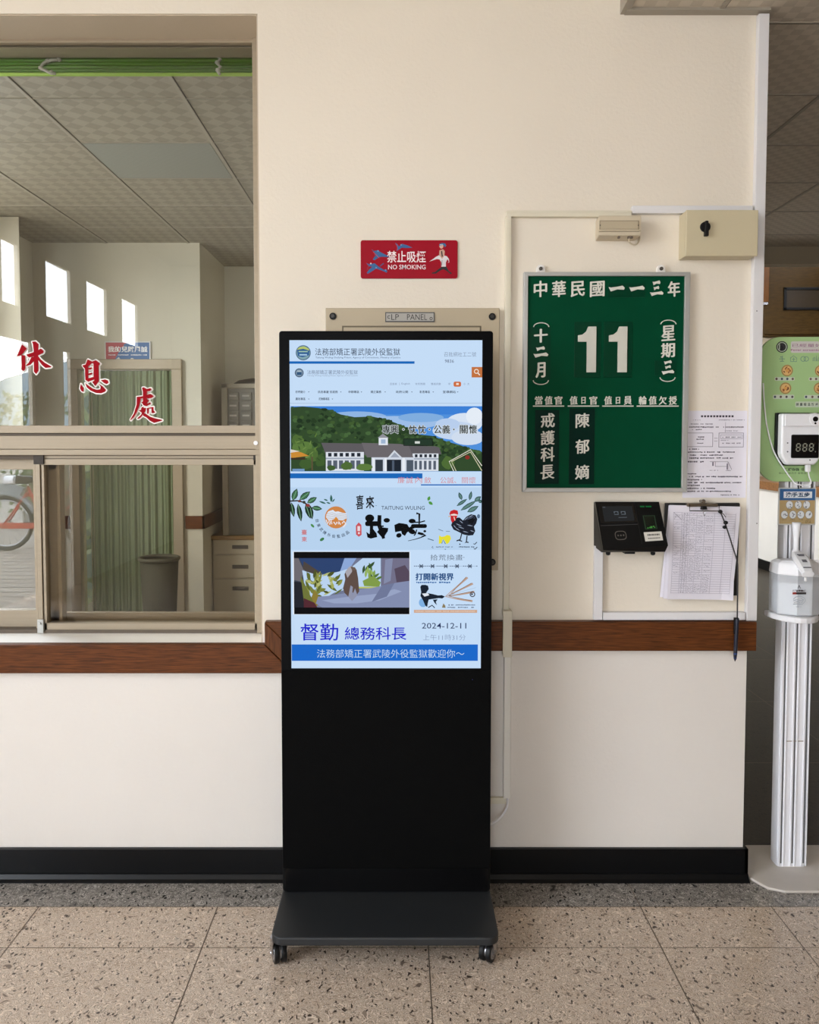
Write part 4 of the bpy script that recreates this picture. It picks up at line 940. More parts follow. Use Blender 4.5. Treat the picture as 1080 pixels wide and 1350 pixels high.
# wire clip
wire = mat('steel_wire', (120, 112, 104), 0.3, 0.9)
c = Art(-0.034, 875, 660, 978, 796)
P3 = lambda px, py, Y=-0.038: Vector((c.w(px, py)[0], Y, c.w(px, py)[1]))
b = MB(); pbox(b, 907, 663.8, 947, 668.2, -0.036, -0.018, mat('brown_metal_clip', (112, 100, 84), 0.35, 0.7)); cl_ = b.build('clip', t, 0.002)
b = MB(); b.tube([P3(908, 665), P3(907.8, 673.2), P3(946.5, 673.5), P3(946.5, 665)], 0.0014, mat('dark_wire', (48, 42, 38), 0.4, 0.6), 8); b.build('wire_bail', cl_)
b = MB(); p = at(927, 661, -0.02); b.tube([p+Vector((0, 0.02, 0)), p+Vector((0, -0.008, 0))], 0.0045, mat('steel_nail', (130, 120, 106), 0.3, 0.8), 12); b.torus(p+Vector((0, -0.004, 0)), 0.005, 0.0018, wire, 20, 6); tag(b.build('nail'), 'small steel nail holding the clipboard on the wall', 'nail')
tc_ = thing('binder_clip', 'small black binder clip gripping the sheets under the clipboard bail', 'clip', tuple(P3(925.5, 669)))
b = MB(); b.prism([(P3(922, 671.5).x, P3(922, 671.5).z), (P3(930, 671.5).x, P3(0, 671.5).z), (P3(929, 667).x, P3(0, 667).z), (P3(923, 667).x, P3(0, 667).z)], -0.046, -0.034, M_BLACK); b.build('jaw', tc_, 0.001)
b = MB(); b.tube([P3(924, 671.5, -0.047), P3(924.5, 676, -0.047), P3(926, 680, -0.046), P3(927, 677, -0.046), P3(926.5, 671.5, -0.047)], 0.001, M_CHROME, 6); b.build('wire_arm', tc_)
# pen on its string
tp = thing('hanging_pen', 'blue-black ballpoint pen hanging on a dark elastic cord from the clipboard', 'pen', tuple(at(969.5, 815, -0.05)))
M_CORD = mat('dark_elastic_cord', (52, 48, 48), 0.7)
b = MB(); b.tube(smooth([at(x, y, Y) for x, y, Y in ((949, 673.5, -0.042), (953, 682, -0.046), (957.5, 694, -0.05), (966, 720, -0.054), (971.5, 738, -0.056), (972.8, 750, -0.056), (972.6, 780, -0.054), (972.2, 816, -0.052))]), 0.0022, M_CORD, 8)
b.tube(smooth([at(x, y, Y) for x, y, Y in ((950, 674, -0.042), (955, 679, -0.046), (957, 682, -0.046))]), 0.0012, M_CORD, 6)
b.build('cord', tp)
for (x, y, s_) in ((950, 674.5, 0.006), (957, 689, 0.006), (955.5, 695, 0.0055)): b = MB(); p = at(x, y, -0.05); b.lathe([(0.001, -s_), (s_*0.8, -s_*0.6), (s_, 0), (s_*0.8, s_*0.6), (0.001, s_)], p, M_BLACK, 14, 1.2, 1.0); b.build('knot', tp)
pa, pb = at(971.8, 815, -0.052), at(969.2, 872, -0.046); dv = pb-pa
b = MB(); b.tube([pa, pa+dv*0.04, pa+dv*0.3, pa+dv*0.86, pa+dv*0.95], 0.006, mat('dark_pen_barrel', (26, 32, 48), 0.3), 14, True, [0.0062, 0.0066, 0.0062, 0.0055, 0.004]); b.build('barrel', tp)
b = MB(); b.tube([pa+dv*0.8, pa+dv*0.93], 0.006, mat('blue_pen_grip', (38, 62, 112), 0.4), 14, True, [0.0059, 0.0045]); b.tube([pa+dv*0.93, pa+dv*1.0], 0.003, mat('pen_tip', (44, 40, 40), 0.3, 0.5), 10, True, [0.0036, 0.0008]); b.build('tip', tp)
b = MB(); b.box(pa.x-0.009, pa.x-0.006, pa.y-0.003, pa.y+0.003, pa.z+dv.z*0.36, pa.z+0.002, M_BLACK); b.box(pa.x-0.009, pa.x+0.004, pa.y-0.004, pa.y+0.003, pa.z-0.004, pa.z+0.002, M_BLACK); b.build('pocket_clip', tp, 0.0008)

# ================================================================== KIOSK
YK = -0.24
zbase = at(510, 1176, YK).z
k0, k1 = at(370, 800, YK).x, at(648.6, 800, YK).x
ztop = at(510, 436, YK).z
kc = (k0+k1)/2
yfr = onz(510, 1236.5, zbase).y
zbb = at(510, 1247.5, yfr).z
kx0, kx1 = onz(357, 1234, zbase).x, onz(658.5, 1234, zbase).x
ybk = -0.045
M_HOUS = mat('black_housing', (8, 8, 8), 0.5, spec=0.15)
K = thing('display_kiosk', 'black floor-standing advertising kiosk with a lit portrait screen on casters', 'kiosk', (kc, YK+0.05, 0))
MB().rbox(k0, k1, YK+0.004, YK+0.05, zbase, ztop, 0.008, M_HOUS).build('housing', K, 0.002)
a = Art(YK, 383, 448.5, 635, 881, mk=lambda c: glow(c, 1.0), eps=0.00002, n0=8)
zs0 = a.w(383, 884)[1]
b = MB(); b.prism(rrect(k0+0.002, k1-0.002, zs0, ztop-0.002, 0.007), YK+0.001, YK+0.004, mat('black_bezel_glass', (4, 4, 5), 0.35, spec=0.05)); b.build('bezel', K)
zl1 = at(510, 1144.5, YK).z
b = MB(); b.box(k0+0.002, k1-0.002, YK+0.001, YK+0.004, zl1, zs0-0.0006, M_MATTE); lp_ = b.build('lower_panel', K)
b = MB(); b.prism(rrect(k0+0.008, k1-0.006, zbase+0.002, zl1+0.0, 0.006), YK-0.001, YK+0.004, M_GLOSSBLK); b.build('kick_strip', K)
b = MB()
pl_ = [(kx1-0.0, 0)]
ro = 0.03
out = [(x, y) for x, y in rrect(kx0, kx1, yfr, ybk, ro, 8)]
b.prism(out, zbb, zbase, M_PLATE, 'z'); b.build('base_plate', K, 0.004, 3)
xi0, xi1 = at(370, 1260, yfr+0.07).x, at(644, 1258, yfr+0.04).x
def caster(x, y, ang, idx):
    b = MB(); ca, sa = math.cos(ang), math.sin(ang); ax = Vector((ca, sa, 0)); r = zbb*0.40; hub = Vector((x, y, r))
    b.cyl((x, y, zbb-0.006), (x, y, zbb-0.0005), 0.022, M_CHROME, 20); ck_ = b.build('caster', K)
    b = MB(); b.cyl(hub-ax*0.016, hub-ax*0.003, r, M_BLACK, 28); b.cyl(hub+ax*0.003, hub+ax*0.016, r, M_BLACK, 28); b.cyl(hub-ax*0.017, hub+ax*0.017, r*0.72, mat('grey_wheel_hub', (160, 160, 164), 0.25, 0.7), 20); b.build('wheel', ck_, 0.002)
    b = MB()
    for s_ in (-0.02, 0.02):
        c0 = hub+ax*s_; d = Vector((-sa, ca, 0))
        b.faces([c0+ax*0.0015*q+d*u+Vector((0, 0, v)) for q in (-1, 1) for u, v in ((-0.018, zbb-0.006-r), (0.014, zbb-0.006-r), (0.006, -0.007), (-0.006, -0.007))], [(0, 1, 2, 3), (7, 6, 5, 4), (0, 4, 5, 1), (1, 5, 6, 2), (2, 6, 7, 3), (3, 7, 4, 0)], M_CHROME)
    b.cyl(hub-ax*0.024, hub+ax*0.024, 0.004, M_CHROME, 12); b.build('fork', ck_)
caster(xi0, yfr+0.045, 0.35, 0); caster(xi1, yfr+0.05, -0.5, 1); caster(kx0+0.05, ybk-0.06, 0.2, 2); caster(kx1-0.05, ybk-0.06, -0.2, 3)
b = MB(); p = at(623, 896, YK+0.001); b.cyl(p, p+Vector((0, -0.0005, 0)), 0.001, glow((70, 80, 150), 1), 8); b.build('power_light', K)

# ---- what the screen shows
SC = MB(); q0, q1 = a.w(383, 881), a.w(635, 448.5)
SC.box(q0[0], q1[0], YK-0.0001, YK+0.001, q0[1], q1[1], glow((196, 220, 246), 1.0)); scr_ = SC.build('screen', K)
NAVY, BAR = '25324a', '1766b8'
# header
a.rect(383, 475.8, 546.5, 479, BAR)
a.disc(401, 464.8, 9.8, '4d6a84'); a.disc(401, 464.8, 8.6, '7fa3ad'); a.poly([(393, 461), (401, 459), (409, 462), (408.5, 468), (400, 470.5), (394, 469)], '2f5d92'); a.rect(395, 462.5, 407, 464, '9fc2a8'); a.rect(396, 466.5, 406, 468.3, 'a8c9e0'); a.poly([(392.6, 461), (396, 457.5), (402, 456.4), (408, 459.3), (409, 462), (401, 459.6)], 'b4c26a')
a.text('法務部矯正署武陵外役監獄', 472, 463.6, 9.4, '2c3850', width=111); a.text('Taitung Wuling Outlying Prison, Agency of Corrections, Ministry of Justice', 472.5, 471.2, 2.9, '3e4f74', width=111)
a.text('召批網社工二號', 606, 466.8, 6, '5d6880', width=42, off=-0.01); a.text('9836', 592, 475.6, 4.3, '5d6880')
a.build('page_header', scr_); a.fresh()
# site header and menu
a.disc(395.6, 490.8, 5.8, '43566e'); a.disc(395.6, 490.8, 4.7, '7d93a8'); a.rect(392.5, 490, 398.8, 493.5, '33557a'); a.rect(393, 488, 398, 489, 'c0ccd0')
a.text('法務部矯正署武陵外役監獄', 439, 490, 5.6, '73829c', width=66); a.text('Taitung Wuling Outlying Prison Agency of Corrections', 439, 494.6, 1.9, '7a8598', width=66)
a.rect(621.2, 483.2, 635, 496.8, 'c0703e'); a.ring(627.4, 488.9, 2.6, 1.0, 'f2e6da'); a.line([(629.2, 491), (632, 493.8)], 1.3, 'f2e6da')
for s_, cx, w_ in (('回首頁', 519, 9), ('English', 535, 11), ('常見問題', 554, 13), ('雙語詞彙', 574.5, 13), ('字', 592, 3), ('小', 612, 3), ('大', 617, 3)): a.text(s_, cx, 505.2, 3, '7c8ba6', width=w_)
a.rect(526.6, 503.5, 527, 507, '8f9cb4'); a.poly(rrect(597.6, 607.4, 502.2, 508.8, 2, 4), 'cc6b3c'); a.rect(601, 504, 604.4, 506.6, 'f0dcd0')
for s_, cx, w_ in (('機關簡介', 397, 13), ('訊息專區', 427, 14), ('便民服務', 439, 14), ('申辦專區', 467, 14), ('矯正業務', 496, 14), ('政府公開', 530, 16), ('影音專區', 560, 13.5), ('宣導網站', 592, 17)): a.text(s_, cx, 515.6, 3.5, '2b3648', width=w_, off=0.01)
for x in (407, 449, 476, 507, 542, 570, 602): a.poly([(x, 515.2), (x+1, 516.4), (x+2, 515.2)], '4a566c')
a.text('廉政專區', 397, 524.7, 3.5, '2b3648', width=13, off=0.01); a.text('武陵農場區', 428, 524.7, 3.5, '2b3648', width=14, off=0.01)
for x in (407, 438): a.poly([(x, 524.4), (x+1, 525.6), (x+2, 524.4)], '4a566c')
a.rect(383, 530, 635, 530.7, 'a9bfd8'); a.build('menu', scr_); a.fresh()
# photo banner
B0, B1_ = 534.2, 619.5
a.rect(384, B0, 635, B1_, '4f8fdb'); a.rect(384, B0, 635, 545, '3a7fd6')
for (x, y, rx, ry, c_) in ((470, 548, 40, 7, '8fb4e2'), (520, 556, 60, 9, '9cbde6'), (555, 549, 30, 6, '7facde'), (612, 556, 24, 13, 'd6e2f2'), (600, 566, 30, 12, 'c3d5ee'), (625, 547, 11, 11, 'e4ecf6'), (590, 558, 16, 8, 'b7cdec'), (617, 575, 22, 10, 'cfdcee')):
    pts = [(max(384, min(635, x+rx*math.cos(t_))), max(B0, y+ry*math.sin(t_))) for t_ in [-2*math.pi*k/24 for k in range(24)]]; a.poly(pts, c_)
ridge = [(384, 536), (400, 534.6), (420, 536.5), (436, 539), (450, 545), (468, 548.5), (490, 547.5), (508, 551), (522, 556), (534, 562), (552, 571), (570, 573), (588, 580), (606, 585), (620, 590), (635, 594)]
a.poly(ridge[::-1]+[(384, B1_-0.3), (635, B1_-0.3)], '31492b')
rr = random.Random(21)
def ry_(x):
    for (x0, y0), (x1, y1) in zip(ridge, ridge[1:]):
        if x0 <= x <= x1: return y0+(y1-y0)*(x-x0)/(x1-x0)
    return 594
nh = a.n
for k in range(330):
    x = rr.uniform(386, 633); top = ry_(x); y = top+rr.random()**1.3*(min(600, B1_-4)-top); r_ = rr.uniform(1.4, 3.6)
    c_ = rr.choice(('263c22', '3a5631', '2b4527', '46653a', '1f331e', '3f5a2e')); a.n = nh+k % 45
    a.poly([(max(384, min(635, x+r_*1.3*math.cos(t_)*rr.uniform(.7, 1.1))), min(B1_-0.2, max(top-1, y+r_*math.sin(t_)*rr.uniform(.7, 1.1)))) for t_ in [-2*math.pi*j/7 for j in range(7)]], c_)
a.n = nh+50
# building
ROOF, WHT, DK = '5d5a5e', 'd9dfe8', '222a34'
a.poly([(424, 582), (428, 592), (430, 598), (490, 598), (482, 583)], ROOF); a.poly([(572, 586), (570, 597), (582, 597), (579, 588)], ROOF); a.poly([(534, 586), (540, 597), (578, 597), (574, 586.5)], ROOF)
a.rect(430, 594, 480, 619, WHT); a.rect(430, 601.5, 480, 603.5, '9fa9b8'); a.rect(544, 596, 578, 619, WHT); a.rect(544, 602, 578, 604, '9fa9b8')
for k in range(6): a.rect(433+k*7.6, 595.2, 437.5+k*7.6, 600, DK); a.rect(432+k*7.6, 605, 437.5+k*7.6, 616, '56606e')
for k in range(5): a.rect(547+k*6.2, 597, 550.5+k*6.2, 601, DK); a.rect(546.5+k*6.2, 605.5, 550+k*6.2, 617, '56606e')
a.poly([(477, 582), (484, 601), (545, 601), (539, 586), (528, 583.5)], '6a666a'); a.poly([(510, 603), (520, 591.5), (532, 603)], 'cfd6df'); a.poly([(514, 602), (520.5, 594.5), (528, 602)], '9aa2b2')
a.rect(499.5, 574.5, 511.5, 585, 'dfe5ee'); a.poly([(498, 575.5), (505, 570), (512.5, 575.5)], '8f9098'); a.rect(502.5, 577.5, 508.5, 583, '9db4d0'); a.rect(504.6, 560, 505.6, 571, '7c8288')
a.rect(490, 601, 546, 619.3, 'cdd5e2'); a.rect(495, 604, 505, 619.3, '343c46'); a.rect(509, 604, 529, 619.3, '1d2530'); a.rect(507, 602, 510, 619.3, 'e6ebf2'); a.rect(530.5, 602, 534, 619.3, 'e6ebf2'); a.rect(536, 604.5, 545, 619.3, '4d5866'); a.rect(491.5, 602, 494, 619.3, 'e6ebf2'); a.rect(517, 605, 520, 619.3, '4d5a6c')
for (x, y, rx, ry) in ((400, 588, 14, 9), (393, 578, 9, 7), (412, 598, 9, 10), (423, 606, 7, 8), (404, 610, 10, 8), (458, 612, 8, 6), (480, 614, 11, 5), (437, 615, 6, 4), (590, 608, 9, 9)):
    pts = [(max(384, x+rx*math.cos(t_)*rr.uniform(.75, 1.1)), min(B1_-0.1, y+ry*math.sin(t_)*rr.uniform(.75, 1.1))) for t_ in [-2*math.pi*k/14 for k in range(14)]]; a.poly(pts, rr.choice(('4d6a34', '3f5c2e', '5b7a3c')))
for k in range(26): a.leaf(rr.uniform(388, 420), rr.uniform(574, 606), 7, 1.6, rr.uniform(0, 360), rr.choice(('5f7d3a', '334d26', '6d8a48')))
a.rect(411, 600, 413, 618, '5a5038'); a.poly([(384, 592), (398, 594.5), (408, 599), (384, 602)], 'c98a34'); a.poly([(384, 590.5), (396, 593), (384, 595)], 'd9d2c4'); a.rect(384, 601.5, 403, 604, '3c2f22'); a.rect(386, 616, 402, 619, '6f94c0')
a.frame(532, 576.5, 570.5, 586, 0.9, '171e1c'); a.rect(533, 577.5, 569.5, 585, '24382a'); a.rect(547, 580, 553.5, 583, 'cfd6d0')
for d_ in (0, 3.2): a.line([(612-14+d_, 619), (592+d_, 606.5), (620, 591+d_*0.9), (635, 612+d_*2)], 1.0, 'd8d2b2' if d_ else 'e9e6d8')
a.disc(616, 601, 3, '8c2c24', 2.6)
for s_, cx in (('專', 509.5), ('興', 520), ('‧', 532), ('忱', 544), ('忱', 556), ('‧', 566), ('公', 577), ('義', 588), ('‧', 598), ('關', 611), ('懷', 623)):
    h_ = 11 if s_ != '‧' else 2; a.text(s_, cx, 564.5, h_+1.4, 'd5dde2', width=h_*0.95+1.6, fat=0.8); a.text(s_, cx, 564.5, h_, '1a2420', width=h_*0.95, fat=0.2)
a.build('photo_banner', scr_); a.fresh()
# slogan strip
a.rect(383, 622, 557, 628.6, BAR); a.rect(555, 636.4, 635, 638, BAR)
for s_, cx in zip('廉誠內斂', (529, 540, 552, 564)): a.text(s_, cx, 631, 8.4, 'd47a7c', width=9, off=-0.005)
a.text('公誠、', 591, 631, 8.4, 'd47a7c', width=21, off=-0.005); a.text('關懷', 618, 631, 8.4, 'd47a7c', width=18, off=-0.005); a.build('slogan_strip', scr_); a.fresh()
# art banner
a.rect(383, 640.5, 635, 723, 'b7d2ee')
LG, LD = '3f6f4e', '1f3a2b'
for (x, y, l, wd, an, c_) in ((386, 658, 17, 6.5, -70, LG), (395, 657, 18, 6.5, -38, LG), (405, 661, 15, 5.5, -30, LG), (411, 667, 14, 5, 8, LG), (384, 660, 20, 5, 80, LD), (393, 662, 24, 5.5, 80, LD), (403, 662, 21, 5.5, 72, LD), (409, 664, 19, 4.5, 82, LD)):
    a.leaf(x, y, l, wd+1.6, an, '17211c'); a.leaf(x+0.6*math.cos(math.radians(an)), y+0.6*math.sin(math.radians(an)), l-1.6, wd-0.4, an, c_); t_ = math.radians(an); a.line([(x+2*math.cos(t_), y+2*math.sin(t_)), (x+(l-3)*math.cos(t_), y+(l-3)*math.sin(t_))], 0.7, '7fae8a')
a.line([(383, 658.5), (392, 658), (400, 660), (407, 664), (410, 667)], 1.8, '2a2724'); a.disc(395, 658.5, 2.4, '6e3a34', 1.6); a.disc(406, 664, 2.8, '8a3a38', 2); a.disc(401, 660, 2, '3c3a34')
for (x, y, l, wd, an) in ((437, 660, 10, 3.4, -92), (430, 662, 10, 2.4, 192+8), (436, 662, 6, 2, 200), (438, 660, 6, 1.8, -52), (427, 656, 6, 2, 20)): a.leaf(x, y, l, wd, an, '35635a')
a.ring(443, 680, 16.6, 0.8, 'c7d2e2'); a.disc(443, 680, 14.6, 'cd8448')
a.poly([(430, 680), (430.5, 676), (433, 672), (439, 670), (442, 672.5), (446, 672), (452, 674), (457, 674.5), (457.4, 681), (452, 684), (446, 683.5), (443, 680.5), (439, 683), (433, 684)], 'dbe4f0')
for k in range(4): a.line([(431, 675.5+k*2.2), (438, 673.8+k*2.5), (443, 676+k*1.9), (450, 675.3+k*2.2), (457, 676.5+k*1.8)], 0.5, 'b59a8e')
for q in ([(430, 683), (432, 688.5), (434.5, 684)], [(434.5, 689.5), (437, 683), (437.5, 689)], [(440, 686), (442.5, 689.5), (444.5, 686)], [(446, 689), (446.5, 685.5), (449, 689.5)], [(451, 688), (453.5, 685), (456, 688.5), (452.5, 693)]): a.line(q, 1.5, 'e8e6ea')
a.poly([(440, 683), (443, 679), (446.5, 683)], 'd88a2c')
for k, ch in enumerate('台東武陵外役監出品'):
    an = math.radians(170-14.6*k); a.text(ch, 443+25*math.cos(an), 680+25*math.sin(an), 4.6, '3f4c62', width=4.4, rot=an-math.pi/2, off=0.015)
a.disc(412, 691, 3, '4d8a4c', 1.5, rot=0.8); a.disc(424.5, 709, 3.2, '3f7a4a', 1.9, rot=-0.6)
a.text('臺', 401, 699.4, 6.5, 'c96d70', width=7, off=0.015); a.text('東', 401, 708.8, 6.5, 'c96d70', width=7, off=0.015)
a.text('喜', 474.5, 660, 19, '14161a', width=10, off=0.016, shear=0.12); a.text('來', 488, 660, 16.5, '14161a', width=11, off=0.02, shear=0.12); a.scrawl(492, 664.5, 497, 0.8, '6c7890', 0.3)
a.text('TAITUNG WULING', 531.5, 667.4, 5, '2a3344', width=57)
a.poly([(473, 686.5), (476.5, 690), (476.8, 703), (473, 705.6), (469.4, 702.5), (469.2, 691)], 'c8545c'); a.rect(471.3, 691.5, 474.8, 698, 'e9d6dc'); a.rect(472, 699.5, 474.4, 702, 'e9d6dc')
# brush characters, heavy
K_ = '07080a'
a.disc(487.5, 681, 6, K_, 5); a.poly(rrect(481.5, 500, 685, 691.5, 2.6, 4), K_); a.line([(500.5, 677), (500, 690), (503.5, 700), (506, 708)], 5.6, K_, (0.9, 1, 1, .7)); a.poly([(497, 699), (503, 693), (512, 694), (511.5, 698), (505, 708)], K_); a.disc(510, 683.8, 4.2, K_, 3)
a.line([(490, 690), (489.5, 706)], 4.4, K_); a.poly([(483, 699), (487, 702), (491, 694), (496.5, 701), (497.5, 706), (489, 708), (484.5, 706.5)], K_); a.line([(500, 692), (506, 691.5)], 2, K_)
a.poly([(520, 690), (526, 687.3), (532, 688), (537, 689), (539.5, 693), (538, 698), (534, 704.5), (530, 702), (529, 698), (521, 699.5)], K_); a.disc(526, 703.7, 3.6, K_, 3, rot=-0.3); a.line([(536, 698), (542, 694), (550, 690.5)], 4, K_); a.poly(rrect(542, 563, 688.8, 694, 2.4, 4), K_); a.disc(543.5, 684.8, 4.6, K_, 3)
a.line([(546, 686.5), (554, 686.3), (560.5, 684.5)], 1.6, K_); a.line([(549, 674.6), (553, 675.4), (552.8, 690)], 2.2, K_, (1.3, 1.2, .8)); a.disc(543, 698.5, 5, K_, 3.4, rot=0.4); a.line([(549.5, 696), (548, 701.5), (546, 704)], 1.6, K_); a.line([(551, 700.5), (557, 702), (561, 703.5), (555, 706.5), (547, 709), (538, 711)], 2.6, K_, (1.2, 1.3, 1.2, .5, .35, .25)); a.disc(560.2, 698.2, 1.9, K_, 1.5)
a.leaf(564.3, 658, 6.5, 4, -68, '4f9440'); a.leaf(565, 659.2, 7, 4, 35, '4f9440'); a.line([(564, 708), (572, 710.4)], 1.1, '4a6478'); a.line([(578, 695.5), (584.5, 698)], 0.9, '6c8298'); a.line([(588, 698.2), (593.5, 698.4)], 0.7, '6c8298')
for (x, y, l, wd, an) in ((609, 657, 11, 5, -112), (619, 657.5, 12.5, 4.5, -78), (625.5, 659, 11, 6, -38), (607, 671, 25, 5.5, -32), (602, 665, 17, 4.5, -34), (616, 673, 17, 6.5, -28), (631, 660, 5, 5, -30)): a.leaf(x, y, l, wd, an, '2f4d4b'); t_ = math.radians(an); a.leaf(x+1.2*math.cos(t_), y+1.2*math.sin(t_), l-3, wd-2.4, an, '5f8480')
# rooster
INK = '1b1f2a'
a.poly([(594.8, 690), (597, 685), (602, 680.5), (606, 680), (610.5, 684), (615, 679), (621, 675.8), (627, 677), (629.5, 682), (628, 688), (625, 692), (626.8, 698), (624, 703.4), (618, 704), (611, 702.5), (604.5, 699), (598, 696)], INK)
for k in range(9): a.leaf(626+rr.uniform(-1, 1), 679+rr.uniform(-1, 3), 11, 2.4, 118+k*6, rr.choice(('0f1218', '3e4658')))
a.disc(631, 678.5, 2, '56708c', 2.8)
for (x, y, l, an) in ((601, 688, 9, 25), (604, 692, 9, 20), (600, 693, 8, 35), (612, 684, 8, -40), (616, 690, 8, 10), (606, 684, 6, 40), (618, 680, 7, -30), (620, 697, 6, 20), (610, 698, 8, 15), (598, 690, 5, 50)): a.leaf(x, y, l, 1.1, an, '8d9ab0')
a.poly([(592.5, 675), (594, 671.5), (598.5, 669.7), (603.5, 671), (604.2, 675), (602.5, 679.5), (600, 684), (596, 687), (594.3, 683), (594, 678)], 'c4242a'); a.poly([(594, 676), (599, 675), (603.5, 676.3), (603, 677.6), (595, 677.6)], 'e9dcd8'); a.line([(598.5, 679), (600, 684)], 1.1, 'e8cfc0'); a.poly([(592.6, 677.5), (590.8, 679), (593.6, 679.5)], 'd9a05a')
a.line([(609, 701), (607, 709), (602, 711), (605, 710), (609.5, 711.5)], 1.5, '20222c'); a.line([(616, 704), (615, 712.5), (612.5, 714), (615, 712.5), (618, 713)], 1.5, '20222c'); a.disc(606.5, 715.3, 0.9, '30343e')
a.poly([(579, 703.5), (582, 705.5), (586, 705), (589.5, 703), (593.5, 703.8), (594.8, 708), (592, 713.5), (589, 715.5), (586, 710), (583.5, 709), (582.5, 714), (578.6, 715)], 'e3dc34'); a.line([(582.5, 714.5), (584.5, 709.5), (587.5, 715)], 1.2, '5b86a8'); a.scrawl(575, 719, 598, 1.4, '55657e', 0.2, rr); a.scrawl(603, 719, 626, 1.6, '46566e', 0.05, rr); a.line([(571, 718), (569.5, 719.5), (571.5, 720.5)], 0.8, '46566e'); a.scrawl(585, 722, 589, 1, '46566e', 0.1, rr)
for (x, y) in ((626, 714.5), (626.5, 721)): a.line([(x-1.5, y), (x, y+1), (x+3, y-2)], 1.1, '2f3a48')
a.build('art_banner', scr_); a.fresh()
# video window
a.rect(385.8, 725.2, 540.8, 809, 'eef4fb'); a.rect(387, 725.6, 540, 808.6, '09090c')
V0, V1 = 734, 799.5
a.rect(387, V0, 540, V1, '6f7691'); a.rect(387, V0, 400, V1, '3f4350'); a.poly([(387, V0), (393, V0), (400, 750), (396, 765), (387, 763)], '6e6a70')
a.poly([(394, V0), (458, V0), (448, 752), (420, 756), (404, 752), (398, 742)], '2c426e'); a.poly([(400, 738), (412, 746), (424, 754), (408, 757), (399, 748)], '4c4440'); a.poly([(454, V0), (470, V0), (458, 752), (446, 757), (450, 746)], '8ba6d6')
a.poly([(398, 750), (420, 757), (446, 752), (462, 747), (478, V0), (502, V0), (502, 772), (466, 773), (440, 780), (424, 790), (404, 790)], 'b9d2ee')
for k in range(46):
    an = rr.uniform(-170, -10) if rr.random() < .7 else rr.uniform(0, 360); x, y = rr.uniform(403, 445), rr.uniform(757, 784)
    l = rr.uniform(8, 17); t_ = math.radians(an)
    if 395 < x+l*math.cos(t_) < 452 and y+l*math.sin(t_) > 748: a.leaf(x, y, l, rr.uniform(2.4, 5), an, rr.choice(('78803c', '8d9448', 'a2a85c', '5f6a30', '4c5426', 'b3b878')))
for k in range(14):
    x, y, an = rr.uniform(480, 500), rr.uniform(737, 766), rr.choice((70, 100, 130, 50, 200)); a.leaf(min(x, 494), y, 12, 3.6, an if y < 752 else -rr.uniform(20, 160), rr.choice(('56743a', '7f9c4c', '35502c', '93b060')))
a.poly([(396, 757), (406, 778), (416, 798), (400, V1), (396, 790)], '6d7438'); a.poly([(414, 776), (424, 790), (416, 799), (410, 786)], '8a7a34'); a.poly([(387, 765), (397, 766), (401, V1), (387, V1)], '23242c'); a.poly([(400, 787), (414, 793), (418, V1), (400, V1)], '522830')
a.poly([(478, 764), (492, 757), (502, 766), (500, 772), (480, 771)], '7f9a48'); a.rect(470, 771.8, 504, 774, 'b8c06a')
a.poly([(419, 785), (432, 784), (452, 781), (470, 776), (490, 773.5), (520, 767), (540, 764), (540, V1), (424, V1), (416, 794)], '828cae'); a.poly([(424, 790), (460, 785), (500, 781), (520, 775), (530, 778), (500, 790), (470, 794), (440, 794)], '97a3c4'); a.poly([(505, 768), (520, 767), (510, 785), (490, 792)], '6e7798')
a.poly([(504, V0), (540, V0), (540, 764), (520, 767), (503, 770)], '716f88'); a.poly([(520, 748), (534, 743), (540, 752), (540, 764), (523, 766)], '54485a'); a.poly([(508, 736), (518, 734), (515, 764), (506, 768)], '838aa8')
a.poly([(458, 748), (464, 744.5), (470, 749), (472, 760), (473.5, 778), (470, 783), (464, 779), (459, 785), (454, 780), (452, 774), (455, 762), (454, 755)], '5d4c46'); a.poly([(455, 752), (460, 745.5), (464, 744), (464, 752), (458, 760)], 'a8a4ac'); a.poly([(459, 785), (462, 770), (465, 772), (464, 784), (468, 774), (471, 783), (464, 791)], '8f93aa'); a.poly([(462, 745), (468, 746), (470, 750), (464, 750)], '6a5a52')
a.build('video_window', scr_); a.fresh()
# poster
a.text('拾荒換畫', 589, 733, 7.6, '4d5666', width=43, off=-0.005); a.rect(611, 732.6, 612.8, 733.3, '6a7484')
a.rect(546, 744.2, 630, 744.8, '9db4cf')
for k in range(34):
    if k % 7 not in (3, 4): a.rect(546+k*2.5, 743.9, 547.3+k*2.5, 745.1, '5a6880')
for x in (555.5, 570.5, 588, 603, 620): a.line([(x-2.2, 742.2), (x+2.2, 747)], 1.2, '4a586e'); a.line([(x-2.2, 747), (x+2.2, 742.2)], 1.2, '4a586e'); a.rect(x-2.6, 743.8, x+2.6, 745.3, '4a586e')
a.text('打開新視界', 573.3, 758.6, 9.8, '1c4a80', width=51, fat=0.4); a.scrawl(549, 766.2, 594, 2.3, '2f66a4', 0.06, rr)
a.disc(558, 793, 5.5, '7fb0e2', 6)
for (x1, y1, w_) in ((617, 759.5, 2.4), (624, 767.6, 2.4), (626, 778.5, 2.6), (623.5, 791, 2.6)): a.line([(587, 785), ((587+x1)/2, (785+y1)/2+.4), (x1, y1)], w_, 'b99c8c', (.15, .8, 1.1)); a.line([(592, 784.3), (x1-2, y1-.6)], 0.7, '8a6a56')
